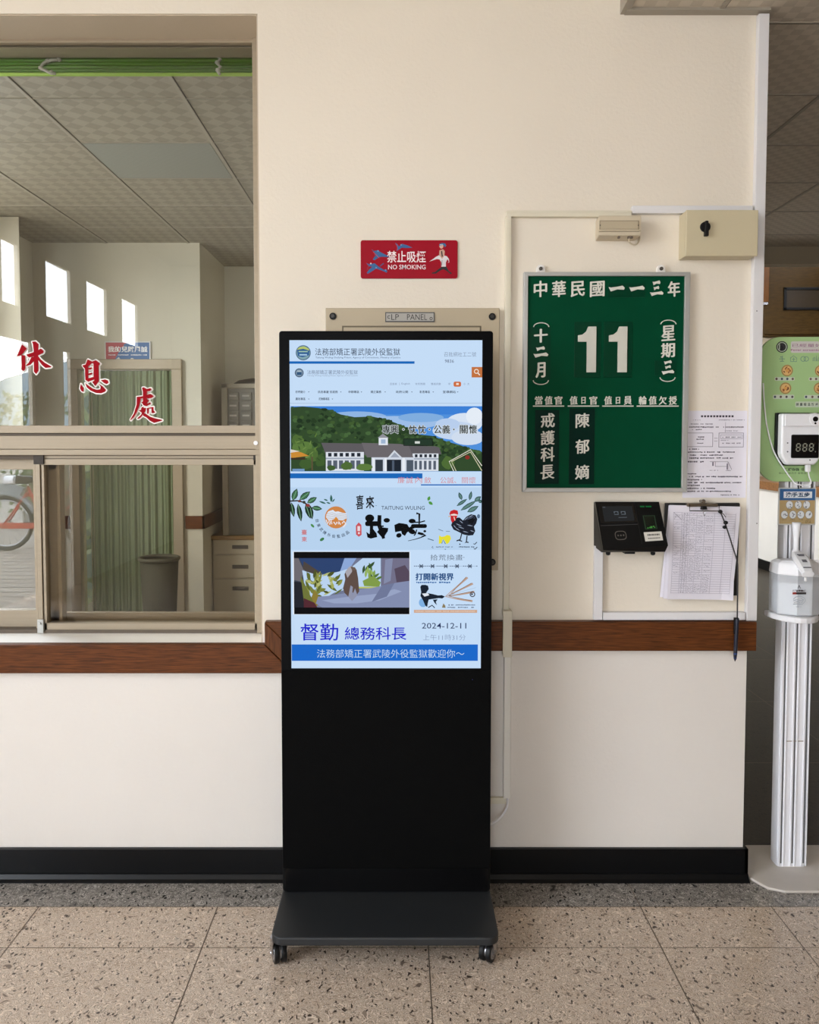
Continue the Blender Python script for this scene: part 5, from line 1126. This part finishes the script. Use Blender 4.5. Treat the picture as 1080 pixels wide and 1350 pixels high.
a.poly([(554.3, 772), (556, 769.5), (561, 769.3), (564.6, 770.5), (565.6, 775), (563.5, 778), (562, 780), (571, 781.6), (578, 783.4), (583, 783), (587, 785), (583.5, 787.5), (579, 787), (572, 788), (565.5, 789), (564.5, 793), (563.5, 799), (561, 797), (558, 790), (554.5, 784), (555.5, 779)], '15202f'); a.poly([(556.5, 781), (564, 780.4), (566.5, 783), (560, 785)], 'dfe6f0'); a.line([(565, 799.5), (570, 796.5), (573.5, 800)], 1.3, '15202f'); a.poly([(571, 789), (577.5, 788.6), (575, 792), (576.5, 796.5), (573, 793)], '1f2d3e')
a.ring(623.5, 782, 3, 1.3, '4a4a52'); a.disc(622.8, 781.7, 1.2, '1c1c22'); a.line([(587, 784.6), (628, 773)], 0.4, '9fb0c8')
a.poly([(583, 799.6), (585, 794), (587.5, 797), (588, 800)], '8a7c5c'); a.scrawl(590, 796.2, 627, 1.5, '55617a', 0.12, rr); a.scrawl(590, 799.4, 626, 1.5, '55617a', 0.18, rr)
a.rect(546, 802.6, 629.8, 806.6, 'cfa68c'); a.scrawl(548, 804.6, 628, 1.2, 'e2cfc2', 0.1, rr); a.build('poster', scr_); a.fresh()
# duty line, clock, welcome line
a.text('督勤', 420.5, 832.6, 23, '2326c8', width=50, off=0.008); a.text('總務科長', 495, 834.3, 17.4, '2326c8', width=82, off=0.008); a.build('duty_text', scr_); a.fresh()
a.text('2024-12-11', 586, 824, 7.6, '27355c', width=59, off=0.002); a.text('上午11時31分', 586.4, 839.6, 8, '7c8bab', width=56.5, off=-0.012); a.build('clock_text', scr_); a.fresh()
a.rect(383.5, 849, 631, 871, '1767c9'); a.text('法務部矯正署武陵外役監獄歡迎你～', 515, 861.3, 11.4, 'c4dcf4', width=196, off=-0.004); a.build('welcome_banner', scr_)

# ================================================================== SANITISER STAND
YS = 0.05
M_COL = mat('white_column_paint', (242, 242, 246), 0.35)
M_GROOVE = mat('column_groove', (96, 96, 98), 0.6)
cx0, cx1 = at(1025, 1140, YS).x, at(1062, 1140, YS).x
cxm = (cx0+cx1)/2
T_ = thing('sanitiser_stand', 'white hand sanitiser stand with a green rounded board by the wall corner', 'stand', (cxm, YS+0.06, 0))
bx0, bx1 = 1.09, 1.09+0.42
byf, byb = onz(1055, 1175, 0.008).y, onz(1020, 1114, 0.008).y
ch = 0.075
b = MB(); pts = [(bx0, byf+ch), (bx0+0.03, byf+0.02), (bx0+ch, byf), (bx1-ch, byf), (bx1-0.03, byf+0.02), (bx1, byf+ch), (bx1, byb-ch), (bx1-0.03, byb-0.02), (bx1-ch, byb), (bx0+ch, byb), (bx0+0.03, byb-0.02), (bx0, byb-ch)]
b.prism(pts, 0.0005, 0.009, mat('ivory_base_plate', (206, 198, 188), 0.4, noise=0.04, nscale=10), 'z'); b.build('base_plate', T_, 0.003)
zt_c = at(1050, 600, YS).z
b = MB(); b.prism(rrect(cx0, cx1, YS, YS+0.055, 0.009, 5), 0.009, zt_c, M_COL, 'z'); col_ = b.build('column', T_)
for f in (0.12, 0.52, 0.92):
    x = cx0+(cx1-cx0)*f; b = MB(); b.box(x-0.0022, x+0.0022, YS-0.0006, YS+0.002, 0.02, zt_c-0.01, M_GROOVE); b.build('groove', col_)
    b = MB(); b.box(x-0.009, x-0.0045, YS-0.003, YS+0.002, 0.012, zt_c-0.01, M_COL); b.box(x+0.0045, x+0.009, YS-0.003, YS+0.002, 0.012, zt_c-0.01, M_COL); b.build('ridge', col_, 0.001)
zs_ = at(1040, 977, YS).z; b = MB(); b.box(cx0+0.02, cx1-0.012, YS-0.0008, YS+0.001, zs_-0.0012, zs_+0.0012, mat('seam_brown', (150, 132, 116), 0.6)); b.build('seam', col_)
# green board
YG = 0.028
g_l, g_r = 1.106, 2*cxm-1.106+0.004
zg0, zg1 = at(1045, 635, YG).z, at(1045, 444, YG).z
Mg = mat('green_sign_board', (163, 196, 136), 0.42)
b = MB(); b.prism(rrect(g_l, g_r, zg0, zg1, 0.062, 10), YG, YG+0.012, Mg); gb = b.build('sign_board', T_, 0.002)
a = Art(YG, 1003, 444, 1090, 635)
a.disc(1029.3, 457.3, 7.6, '26262a'); a.ring(1029.3, 457.3, 5.8, 0.9, 'b9c6b4'); a.text('b', 1028.6, 457.3, 8, '0c0c0e', off=0.05); a.line([(1026.2, 453.5), (1026, 461)], 1.3, 'aab4a8')
a.poly(rrect(1041, 1088, 450, 465, 2, 4), 'c9c4c0'); a.text('已經量好', 1062.5, 455.3, 4.4, '8a4a78', width=40); a.text('Fever screening', 1061, 461.6, 3, '9a4f80', width=40, off=0.02)
for k in range(4):
    x = 1030.5+k*14.8; c_ = '6f8f84'
    if k == 0: a.scrawl(1025.5, 470.5, 1034, 1.4, c_, .2); a.line([(1026, 473), (1033.5, 473)], .8, c_); a.line([(1027, 476), (1032.5, 476)], .8, c_); a.line([(1030, 469), (1030, 476)], .8, c_)
    elif k == 1: a.line([(1040.5, 472), (1044.8, 468.8), (1049, 472), (1049, 476.5), (1041, 476.5), (1041, 472)], .8, c_); a.line([(1043, 473.5), (1047, 473.5)], .8, c_); a.line([(1045, 471), (1045, 476)], .8, c_)
    elif k == 2: a.ring(1057.5, 473, 3.2, .8, c_); a.ring(1061.5, 473, 3, .8, c_)
    else: a.line([(1070.5, 476), (1070.5, 472), (1072.5, 470.5), (1072.5, 476)], .8, c_); a.line([(1074.5, 476), (1074.5, 468.5), (1076, 476)], .9, c_); a.line([(1078, 476), (1078, 471)], .8, c_)
a.build('printing', gb); rr = random.Random(5)
for (x, y) in ((1036.8, 488.3), (1035.2, 511.5), (1081, 488.5), (1080, 511.5)):
    a.fresh(); a.disc(x, y, 7.7, 'b99a5e'); a.ring(x, y, 6.9, 0.7, '8c6a3c'); a.disc(x, y, 5.8, 'd9b072'); 
    for k in range(9): an = rr.uniform(0, 6.28); r_ = rr.uniform(1, 4.2); a.leaf(x+r_*math.cos(an), y+r_*math.sin(an), 3.6, 1.7, math.degrees(an)+90, rr.choice(('8a4a22', '6e3a1c', 'a8662e')))
    a.disc(x, y, 2.2, 'd49a52'); a.build('round_sticker', gb)
for (x0, y0, x1, y1) in ((1020.5, 496.8, 1047, 501.6), (1019, 520, 1047, 525.6), (1065.5, 497, 1092, 501.6), (1060, 520.5, 1090, 525.2)):
    a.fresh(); a.poly(rrect(x0, x1, y0, y1, 1.5, 4), 'c3cbbb')
    for k in range(4): a.disc(x0+2.6+k*(x1-x0-5.2)/3, (y0+y1)/2, 1.5, rr.choice(('3d4a58', '5c4038', '4a4046', '6a5248')), 1.6)
    a.build('caption_strip', gb)
a.fresh()
a.poly(rrect(1048.5, 1090, 529, 536.5, 1.5, 4), 'c2ccb8')
for k in range(7): a.text('請量體溫防疫'[k % 6], 1051.3+k*5.1, 532.7, 3.8, '4c5650', width=3.6, off=0.02)
a.build('notice_strip', gb); a.fresh()
a.text('保護你我', 1046, 618.8, 4, '2f4a2a', width=20, off=0.03); a.text('戴口罩 勤洗手 量體溫', 1047, 623.6, 2.6, '587048', width=36); a.text('你', 1060, 618.6, 4, '2f4a2a')
a.build('footer_text', gb)

# infrared thermometer on the board
YT0, YTF = YG, YG-0.05
tt = thing('infrared_thermometer', 'white wall thermometer with a digital display on the green board', 'thermometer', tuple(at(1060, 612, YG)))
x0, x1 = at(1032, 580, YTF).x, at(1032, 580, YTF).x+0.125
z1, z0, zn = at(1050, 545, YTF).z, at(1050, 613, YTF).z, at(1050, 598, YTF).z
b = MB(); b.prism([(x0-0.0035, zn), (x0+0.018, z0-0.003), (x1-0.018, z0-0.003), (x1+0.0035, zn), (x1+0.0035, z1+0.003), (x0-0.0035, z1+0.003)], YTF+0.036, YG-0.0005, M_BLACK); b.build('back_shell', tt, 0.002)
b = MB(); b.prism([(x0, zn), (x0+0.004, zn-0.012), (x0+0.02, z0), (x1-0.02, z0), (x1-0.004, zn-0.012), (x1, zn), (x1, z1), (x0, z1)], YTF+0.008, YTF+0.036, M_WHITEP); b.build('body', tt, 0.006, 3)
zh = at(1050, 562, YTF).z
b = MB(); b.box(x0+0.004, x1-0.004, YTF-0.004, YTF+0.02, zh, z1-0.002, M_WHITEP); p = at(1075.3, 552.5, YTF-0.006); b.cyl(p, p+Vector((0, 0.03, 0)), 0.0185, M_WHITEP, 32); b.build('sensor_hood', tt, 0.003, 3)
b = MB(); b.cyl(p+Vector((0, -0.001, 0)), p+Vector((0, 0.0, 0)), 0.0078, mat('sensor_black', (10, 10, 11), 0.2), 24); b.cyl(p+Vector((0, -0.001, -0.0125)), p+Vector((0, 0, -0.0125)), 0.003, mat('sensor_black', (10, 10, 11), 0.2), 12); b.build('sensor', tt)
b = MB(); xd0, xd1 = at(1043.5, 588, YTF+0.006).x, at(1080, 588, YTF+0.006).x
b.prism(rrect(xd0, xd1, at(1060, 604, YTF+0.006).z, at(1060, 573, YTF+0.006).z, 0.004), YTF+0.006, YTF+0.009, mat('display_window', (9, 9, 10), 0.15)); dsp = b.build('display', tt, 0.0006)
d = Art(YTF+0.006, 1043, 572, 1081, 605, mk=lambda c: glow(c, 1.0), eps=0.0002)
def seg8(cx, cy, w_, h_, c):
    for (x0_, y0_, x1_, y1_) in ((-.5, -.5, .5, -.5), (-.5, 0, .5, 0), (-.5, .5, .5, .5), (-.5, -.5, -.5, 0), (.5, -.5, .5, 0), (-.5, 0, -.5, .5), (.5, 0, .5, .5)):
        A_, B_ = (cx+x0_*w_*.98-(y0_)*.8, cy+y0_*h_), (cx+x1_*w_*.98-(y1_)*.8, cy+y1_*h_); m_ = 0.14
        d.line([(A_[0]+(B_[0]-A_[0])*m_, A_[1]+(B_[1]-A_[1])*m_), (B_[0]-(B_[0]-A_[0])*m_, B_[1]-(B_[1]-A_[1])*m_)], 1.5, c)
for k in range(3): seg8(1052.5+k*8.3, 589.8, 4.9, 9.6, (118, 116, 102))
d.disc(1074.5, 595.5, .7, (110, 110, 100)); d.build('digits', dsp)
for (px, py) in ((1038.5, 584), (1038.5, 595.5)): b = MB(); p = at(px, py, YTF+0.008); b.cyl(p, p+Vector((0, -0.001, 0)), 0.0022, ink('54545a'), 10); b.build('button', tt)
b = MB(); p = at(1068, 606.5, YTF+0.008); b.cyl(p, p+Vector((0, -0.001, 0)), 0.002, ink('38383c'), 10); b.build('button', tt)
b = MB(); p = at(1065.5, 612, 0.0); b.box(p.x-0.007, p.x+0.007, -0.006, 0.008, p.z-0.024, p.z+0.004, M_WHITEP); b.build('plug', tt, 0.003)
b = MB(); b.tube(smooth([at(x, y, Y) for x, y, Y in ((1065.5, 619, 0.001), (1067, 628, 0.004), (1069.5, 637, 0.004), (1062, 640, 0.006), (1050, 638, 0.008), (1044, 632, 0.01), (1034, 618, 0.012), (1020, 594, 0.014), (1011.5, 562, 0.014), (1007.8, 530, 0.012), (1006.5, 505, 0.008))]), 0.0021, M_WHITEP, 8); b.tube(smooth([Vector((1.103, 0.012, at(0, 505, 0.01).z)), Vector((1.103, 0.02, at(0, 470, 0.01).z)), Vector((1.1075, 0.03, at(0, 440, 0.01).z)), Vector((1.108, 0.05, at(0, 428, 0.01).z))]), 0.0021, M_WHITEP, 8); b.build('cable', tt)
t = thing('power_adapter', 'black plug-in adapter on the end face of the wall above the green board', 'adapter', (1.12, 0.08, at(1008, 433, 0.08).z))
z = at(1008, 420, 0.06).z; b = MB(); b.box(1.074, 1.112, 0.055, 0.1, z-0.018, z+0.018, M_BLACK); z2 = at(1008, 433, 0.06).z; b.box(1.074, 1.116, 0.055, 0.1, z2-0.009, z2+0.009, M_BLACK); b.build('body', t, 0.006)

# hand-washing sign hung on the column
YH = YS-0.006
th = thing('handwashing_sign', 'small blue and tan hand-washing sign wired to the white column', 'sign', tuple(at(1050, 692, YH)))
a = Art(YH, 1026, 643, 1076.5, 692)
p, q = a.w(1026, 692.3), a.w(1076, 643)
MB().rbox(p[0], q[0], YH, YS-0.0032, p[1], q[1], 0.003, mat('sign_plate_grey', (196, 196, 192), 0.4)).build('plate', th, 0.001)
a.rect(1028, 644.5, 1074.5, 659.5, '2c5f93'); a.rect(1028, 659.5, 1074.5, 690.5, 'b39a6c'); a.rect(1033, 648, 1070.5, 656.5, 'dfe2e6'); a.text('洗手五步', 1051.5, 652.2, 6.6, '24405f', width=32, off=0.04)
for (x, y) in ((1041, 665.5), (1052.5, 665.5), (1063.5, 665.5), (1034.5, 678.5), (1045.5, 678.5), (1056, 678.5), (1066.5, 678.5)):
    a.disc(x, y, 4.9, '8f8a80', 5.6); a.disc(x, y, 4.3, 'd5d8da', 4.9)
    for k in range(3): an = rr.uniform(0, 6.28); a.leaf(x+rr.uniform(-1.5, 1.5), y+rr.uniform(-2, 2), 3.6, 1.4, math.degrees(an), rr.choice(('8f959c', '757a80')))
    a.scrawl(x-3, y+6.6, x+3, 0.9, '6a5a3a', .2, rr)
a.text('EY.A', 1066, 688, 3.6, '6a5a3a', width=7); a.build('printing', th)
b = MB(); b.tube(smooth([at(x, y, Y) for x, y, Y in ((1053, 644, YH-0.001), (1052.5, 640, YH-0.003), (1053, 634, YH-0.002))]), 0.0018, M_BLACK, 6); b.tube(smooth([at(x, y, Y) for x, y, Y in ((1069.5, 644, YH-0.001), (1070, 640, YH-0.003), (1069, 634, YH-0.002))]), 0.0014, ink('55504a'), 6); b.build('hanging_wire', th)

# shelf and soap-type dispenser
YD = YS-0.055
zsh = at(1048, 811, YS-0.08).z
sxc = at(1049, 815, YD).x
b = MB(); rs = (at(1081, 815, YD).x-at(1018.5, 815, YD).x)/2
pts = [(sxc+rs*math.cos(k*math.pi/14), YS-0.018-0.105*math.sin(k*math.pi/14)) for k in range(15)]+[(sxc-rs, YS+0.0), (sxc+rs, YS+0.0)]
b.prism(pts, zsh-0.018, zsh, M_WHITEP, 'z'); b.build('shelf', T_, 0.004)
dn = thing('sanitiser_dispenser', 'white pump dispenser with a translucent tank on the stand shelf', 'dispenser', (sxc, YD, zsh))
hw = rs*0.88; hd_ = 0.046
oct_ = [(sxc-hw, YD-hd_*0.35), (sxc-hw*0.28, YD-hd_), (sxc+hw*0.42, YD-hd_), (sxc+hw, YD-hd_*0.5), (sxc+hw, YD+hd_), (sxc-hw, YD+hd_)]
zt1 = at(1045, 759, YD-hd_).z
b = MB(); b.prism(oct_, zsh+0.0005, zt1, milky('clear_tank_plastic', (236, 239, 243), 0.5), 'z'); b.build('tank', dn, 0.004)
zl = at(1045, 770, YD-hd_).z
b = MB(); cx_, cy_ = sxc, YD; b.prism([(cx_+(x-cx_)*0.93, cy_+(y-cy_)*0.9) for x, y in oct_], zsh+0.004, zl, mat('clear_liquid', (226, 232, 237), 0.2), 'z'); b.build('liquid', dn)
zt2 = at(1045, 738, YD).z
b = MB(); o2 = [(cx_+(x-cx_)*1.02, cy_+(y-cy_)*1.04) for x, y in oct_]; o3 = [(cx_+(x-cx_)*0.97, cy_+(y-cy_)*0.95) for x, y in oct_]; n = len(o2)
zk = zt2-0.008; b.faces([(x, y, zt1-0.002) for x, y in o2]+[(x, y, zk) for x, y in o3]+[(cx_+(x-cx_)*0.8, cy_+(y-cy_)*0.7, zt2) for x, y in o3], [tuple(range(n))[::-1], tuple(range(2*n, 3*n))]+[(i, (i+1) % n, (i+1) % n+n, i+n) for i in range(n)]+[(i+n, (i+1) % n+n, (i+1) % n+2*n, i+2*n) for i in range(n)], M_WHITEP); b.build('lid', dn, 0.004)
# spout lever: a tongue sloping down to the front
A1, A2 = at(1050, 729, YD-0.0), at(1066, 756, YD-hd_-0.03)
b = MB(); v = []; N = 10
for k in range(N+1):
    f = k/N; c = A1*(1-f)+A2*f; c.z += 0.010*math.sin(math.pi*f); wd = 0.016+0.009*math.sin(math.pi*min(1, f*1.1))+0.004*f
    th_ = 0.012
    v += [c+Vector((-wd, 0, 0)), c+Vector((-wd*0.6, -0.002, 0.005)), c+Vector((wd*0.6, -0.002, 0.005)), c+Vector((wd, 0, 0)), c+Vector((wd*0.8, 0.003, -th_)), c+Vector((-wd*0.8, 0.003, -th_))]
fs = [(i*6+j, (i+1)*6+j, (i+1)*6+(j+1) % 6, i*6+(j+1) % 6) for i in range(N) for j in range(6)]+[tuple(range(6))[::-1], tuple(range(N*6, N*6+6))]
b.faces(v, fs, M_WHITEP); lv = b.build('lever', dn, 0.002)
for (f, w_, h_) in ((0.30, .011, .003), (0.36, .009, .003), (0.62, .007, .006), (0.86, .012, .0025)):
    b = MB(); c = A1*(1-f)+A2*f; c.z += 0.010*math.sin(math.pi*f)+0.0056; d_ = (A2-A1).normalized(); c.y -= 0.004
    b.faces([c+Vector((-w_, 0, 0))-d_*h_, c+Vector((w_, 0, 0))-d_*h_, c+Vector((w_, 0, 0))+d_*h_, c+Vector((-w_, 0, 0))+d_*h_], [(0, 1, 2, 3)], ink('6c6c72')); b.build('lettering', lv, recalc=False)
b = MB(); p = A2+Vector((-0.006, 0.004, -0.012)); b.tube([p, p+Vector((0, 0, -0.012))], 0.004, M_WHITEP, 10); b.build('nozzle', dn)
hx = sxc+hw*0.86; b = MB(); b.tube(smooth([Vector((hx-0.012, YD-0.01, zt2-0.006)), Vector((hx+0.004, YD-0.02, zt2-0.004)), Vector((hx+0.012, YD-0.02, zt2-0.02)), Vector((hx+0.012, YD-0.014, zt1+0.004))]), 0.006, M_WHITEP, 10); b.build('handle', dn)
a = Art(YD-hd_-0.004, 1043, 770, 1064, 803)
a.text('Λ', 1053.5, 773.5, 4.4, '26262a', off=0.03); a.text('酒精消毒液', 1053.8, 778.8, 2.6, '3a2a28', width=17.5, off=0.04); a.rect(1045, 780.8, 1063, 783.6, '2a2424'); a.rect(1045, 780.8, 1050, 783.6, '9a2f2a')
for q in ([(1046, 790), (1050, 786.5), (1056, 786), (1061, 788.5), (1062.5, 792), (1058, 797), (1052, 796), (1046, 796.5)], [(1046, 792), (1051, 790.5), (1056, 792), (1060, 790)], [(1047, 794.5), (1052, 793), (1055, 794.5)], [(1056, 788), (1059.5, 791), (1057, 795)]): a.line(q, 0.7, '8b9096')
a.scrawl(1050, 800, 1057, 1, '7c8086', .1, rr); a.build('label', dn)
# nozzle bottle behind (white spray head above the tank)
b = MB(); p = at(1049.5, 730, YS-0.03); zc = at(1049.5, 727, YS-0.03).z; zt3 = at(1049.5, 693, YS-0.03).z; zb3 = zt2-0.002
b.lathe([(0.013, zb3-p.z), (0.013, zc-p.z), (0.011, zc+0.003-p.z), (0.008, zc+0.006-p.z), (0.0085, (zc+zt3)/2-p.z), (0.013, zt3+0.0-p.z), (0.013, zt3+0.01-p.z)], p, M_WHITEP, 24); b.build('pump_neck', dn)

# ================================================================== CORRIDOR THINGS
cxs = 3.78
zt_ct = 1.38-(640-575)/1080*8.0
b_l = onz(999, 752).y
t = thing('service_counter', 'cream counter with a brown wooden top edge and black plinth in the corridor', 'counter', (cxs+0.3, 6.0, 0))
MB().box(cxs, 4.95, 4.3, 6.98, 0.0, at(1012, 648, 5.6).z, M_WALL_LOW).build('body', t)
MB().box(cxs-0.03, 4.98, 4.27, 6.99, at(1012, 648, 5.6).z+0.0, at(1012, 637, 5.6).z, wood('counter_wood', (110, 72, 40), (146, 100, 58), (3, 10, 10))).build('top', t, 0.004)
MB().box(cxs-0.012, cxs, 4.28, 6.97, 0.0, 0.1, M_BASEB).box(cxs, 4.95, 4.288, 4.3, 0, 0.1, M_BASEB).build('plinth', t)
zct = at(1012, 637, 5.6).z
t = thing('document_tray', 'grey document tray lying on the corridor counter top', 'tray', (4.1, 5.2, zct))
b = MB(); b.box(3.85, 4.2, 5.0, 5.5, zct+0.001, zct+0.012, mat('grey_tray', (120, 112, 100), 0.5)); b.box(3.85, 3.865, 5.0, 5.5, zct+0.012, zct+0.07, mat('grey_tray', (120, 112, 100), 0.5)); b.box(4.185, 4.2, 5.0, 5.5, zct+0.012, zct+0.07, mat('grey_tray', (120, 112, 100), 0.5)); b.box(3.865, 4.185, 5.485, 5.5, zct+0.012, zct+0.07, mat('grey_tray', (120, 112, 100), 0.5)); b.build('tray', t, 0.002)
yb2 = YC-0.05
t = thing('wood_notice_board', 'dark brown wooden board on the far corridor wall with a black-framed panel', 'board', tuple(at(1060, 445, yb2)))
x0, x1 = at(1008, 400, yb2).x, at(1008, 400, yb2).x+1.6
wd_ = wood('dark_brown_board', (60, 42, 13), (80, 57, 20), (2, 10, 10), 0.5)
MB().box(x0, x1, yb2, YC, at(1050, 444, yb2).z, at(1050, 340, yb2).z, wd_).build('backboard', t, 0.004)
MB().box(x0, x1, yb2-0.03, yb2, at(1050, 441, yb2).z, at(1050, 434, yb2).z, wd_).build('ledge', t, 0.003)
xf0, xf1, zf0, zf1 = at(1033, 394, yb2).x, at(1033, 394, yb2).x+0.62, at(1050, 409, yb2).z, at(1050, 379, yb2).z
f = MB(); f.box(xf0, xf1, yb2-0.02, yb2, zf0, zf0+0.03, M_BLACK); f.box(xf0, xf1, yb2-0.02, yb2, zf1-0.03, zf1, M_BLACK); f.box(xf0, xf0+0.03, yb2-0.02, yb2, zf0, zf1, M_BLACK); f.box(xf1-0.03, xf1, yb2-0.02, yb2, zf0, zf1, M_BLACK); fr_ = f.build('picture_frame', t, 0.003)
MB().box(xf0+0.03, xf1-0.03, yb2-0.008, yb2, zf0+0.03, zf1-0.03, mat('brass_panel', (50, 36, 14), 0.4, 0.1)).build('panel', fr_)
yo = 3.25
t = thing('wooden_plaque', 'narrow orange wooden plaque hanging at the corridor edge beyond the wall', 'plaque', tuple(at(1010, 398, YC-0.08)))
x0, x1 = at(1005, 372, YC-0.08).x, at(1014, 372, YC-0.08).x
MB().box(x0, x1, YC-0.09, YC-0.053, at(1010, 398, YC-0.08).z, at(1010, 347, YC-0.08).z, wood('orange_wood', (96, 56, 14), (112, 68, 20), (10, 10, 2))).build('slab', t, 0.004)
MB().box(x0+0.01, x1-0.005, YC-0.085, YC-0.055, at(1010, 402, YC-0.08).z, at(1010, 398.5, YC-0.08).z, M_CHROME).build('metal_tip', t, 0.002)

# ================================================================== OUTSIDE THE SIDE DOOR (seen mirrored in the left panes)
M_PAVE = mat('warm_grey_paving', (158, 147, 134), 0.8, noise=0.1, nscale=3)
b = MB(); b.box(-16, -3.2, -24, 6, -0.1, -0.004, M_PAVE)
jt = mat('paving_joint', (104, 98, 92), 0.9)
for k in range(46): b.box(-12, -3.25, -14+k*0.22, -14+k*0.22+0.02, -0.004, -0.0025, jt)
o = b.build('ground'); o['kind'] = 'structure'
GL = yt0+0.012
def vpt(px, py, D):                       # real point whose mirror image in the left pane shows at (px, py)
    d = ray(px, py); t = D/d.y; p = CAM+d*t; p.y = 2*GL-p.y; return p
R_ = 0.33; DB = 8.0
while vpt(8.5, 690, DB).z > R_: DB += 0.02
c0 = vpt(8.5, 690, DB); yb3 = c0.y; wx, wz = c0.x, R_
bk = thing('bicycle', 'red bicycle with a black saddle parked outside, mirrored in the lower left pane', 'bicycle', (wx+0.5, yb3, 0))
M_TYRE, M_RED, M_RIM = mat('tyre_rubber', (44, 46, 48), 0.8), mat('red_frame_paint', (176, 72, 52), 0.35), mat('wheel_rim', (170, 172, 174), 0.3, 0.8)
fx = wx+1.06
for x in (wx, fx):
    b = MB(); b.torus((x, yb3, wz-0.0), R_-0.02, 0.022, M_TYRE, 48, 10); wh = b.build('wheel', bk)
    b = MB(); b.torus((x, yb3, wz), R_-0.05, 0.012, M_RIM, 48, 8); b.build('rim', wh)
    b = MB(); b.cyl((x, yb3-0.04, wz), (x, yb3+0.04, wz), 0.025, M_RIM, 16); 
    for k in range(18):
        an = k*math.pi/9; b.cyl((x, yb3+0.02*(-1)**k, wz), (x+(R_-0.055)*math.cos(an), yb3, wz+(R_-0.055)*math.sin(an)), 0.0022, M_RIM, 5)
    b.build('spokes', wh)
bb = Vector((wx+0.46, yb3, wz-0.04)); sd = Vector((wx+0.27, yb3, wz+0.44)); hd2 = Vector((fx-0.17, yb3, wz+0.42)); hb_ = Vector((fx-0.14, yb3, wz+0.28)); ax_ = Vector((wx, yb3, wz))
b = MB()
for p, q, r_ in ((bb, sd, .017), (bb, hb_, .02), (sd-Vector((0, 0, .1)), hd2-Vector((0, 0, .04)), .016), (hd2, hb_, .02)): b.cyl(p, q, r_, M_RED, 12)
for s_ in (-0.05, 0.05):
    o_ = Vector((0, s_, 0)); b.cyl(ax_+o_, bb+o_*0.4, .011, M_RED, 10); b.cyl(ax_+o_, sd-Vector((0, 0, .06))+o_*0.3, .011, M_RED, 10); b.cyl(hb_+o_, Vector((fx, yb3, wz))+o_, .012, M_RED, 10)
b.build('frame', bk)
b = MB(); b.tube([Vector((wx+(R_+0.03)*math.cos(t_), yb3, wz+(R_+0.03)*math.sin(t_))) for t_ in [math.radians(200-10*k) for k in range(19)]], 0.035, mat('grey_mudguard', (130, 136, 138), 0.4, 0.2), 8, True)
an_ = [math.radians(62+8*k) for k in range(13)]; b.prism([(wx+(R_+0.01)*math.cos(q), wz+(R_+0.01)*math.sin(q)) for q in an_]+[(wx+(R_+0.15)*math.cos(q), wz+(R_+0.15)*math.sin(q)) for q in an_[::-1]], yb3-0.03, yb3+0.03, mat('grey_mudguard', (130, 136, 138), 0.4, 0.2)); b.build('mudguard', bk)
b = MB(); z = sd.z+0.06; b.cyl(sd, sd+Vector((-0.01, 0, .06)), 0.012, M_CHROME, 10); b.build('seat_post', bk)
b = MB(); b.prism([(sd.x-0.13, z-0.02), (sd.x-0.12, z+0.08), (sd.x, z+0.07), (sd.x+0.14, z+0.055), (sd.x+0.14, z+0.02), (sd.x, z-0.02)], yb3-0.07, yb3+0.07, M_BLACK); b.build('saddle', bk, 0.015)
b = MB(); b.cyl(Vector((sd.x-0.27, yb3, z+0.02)), Vector((sd.x-0.15, yb3, z+0.025)), 0.055, M_WHITEP, 18); b.build('carrier_box', bk, 0.01)
b = MB(); b.box(wx-0.05, bb.x+0.05, yb3+0.05, yb3+0.06, wz-0.06, wz+0.01, M_RED); b.cyl(bb+Vector((0, .05, 0)), bb+Vector((0, .07, 0)), 0.09, M_CHROME, 24); b.build('chain_guard', bk, 0.003)
b = MB(); b.tube([hd2, hd2+Vector((-.02, 0, .1)), hd2+Vector((-.02, .0, .12))], .012, M_CHROME, 8); b.tube([hd2+Vector((-.15, .28, .14)), hd2+Vector((-.02, .12, .14)), hd2+Vector((-.02, -.12, .14)), hd2+Vector((-.15, -.28, .14))], .011, M_CHROME, 8); b.build('handlebar', bk)
# wall across the yard, hedge and hill
b = MB(); p0 = vpt(-60, 600, 13.0); p1 = vpt(28, 600, 13.0); b.box(p0.x-3, p1.x, p0.y-0.2, p0.y, 0, 1.25, mat('yard_wall_paint', (214, 210, 202), 0.8)); b.box(p1.x, p1.x+2.4, p0.y-0.25, p0.y-0.05, 0, 1.2, mat('yard_wall_grey', (150, 148, 140), 0.8)); o = b.build('wall_yard'); struct(o)
b = MB(); hb2 = mat('hill_green', (122, 140, 150), 0.9, noise=0.1, nscale=0.2)
rr = random.Random(2)
hp = [(-90+k*6, 4.2+2.2*math.sin(k*0.7)+1.2*math.sin(k*1.9)) for k in range(22)]
b.prism([(hp[0][0], -1)]+[(hp[-1][0], -1)]+hp[::-1], -64, -60, hb2); o = b.build('hills'); o['kind'] = 'structure'
b = MB(); q_ = vpt(38, 540, 12.2)
lf2 = mat('hedge_leaf', (84, 106, 62), 0.6, noise=0.4, nscale=7)
for k in range(700):
    p = Vector((q_.x+rr.gauss(0, .5), q_.y-0.1+rr.gauss(0, .15), rr.uniform(0.3, 2.0)))
    an, l = rr.uniform(0, 6.28), rr.uniform(.06, .14); d_ = Vector((math.cos(an)*l, rr.uniform(-.05, .05), math.sin(an)*l)); q2 = Vector((-d_.z, .03, d_.x))*.25
    b.faces([p, p+d_*.5+q2, p+d_, p+d_*.5-q2], [(0, 1, 2, 3)], lf2)
b.tube([(q_.x, q_.y-.1, 0), (q_.x, q_.y-.1, 1.5)], .03, mat('stem', (90, 84, 50), .8), 6)
tag(b.build('yard_shrub', recalc=False), 'green shrub outside by the yard wall, mirrored in the left panes', 'shrub')
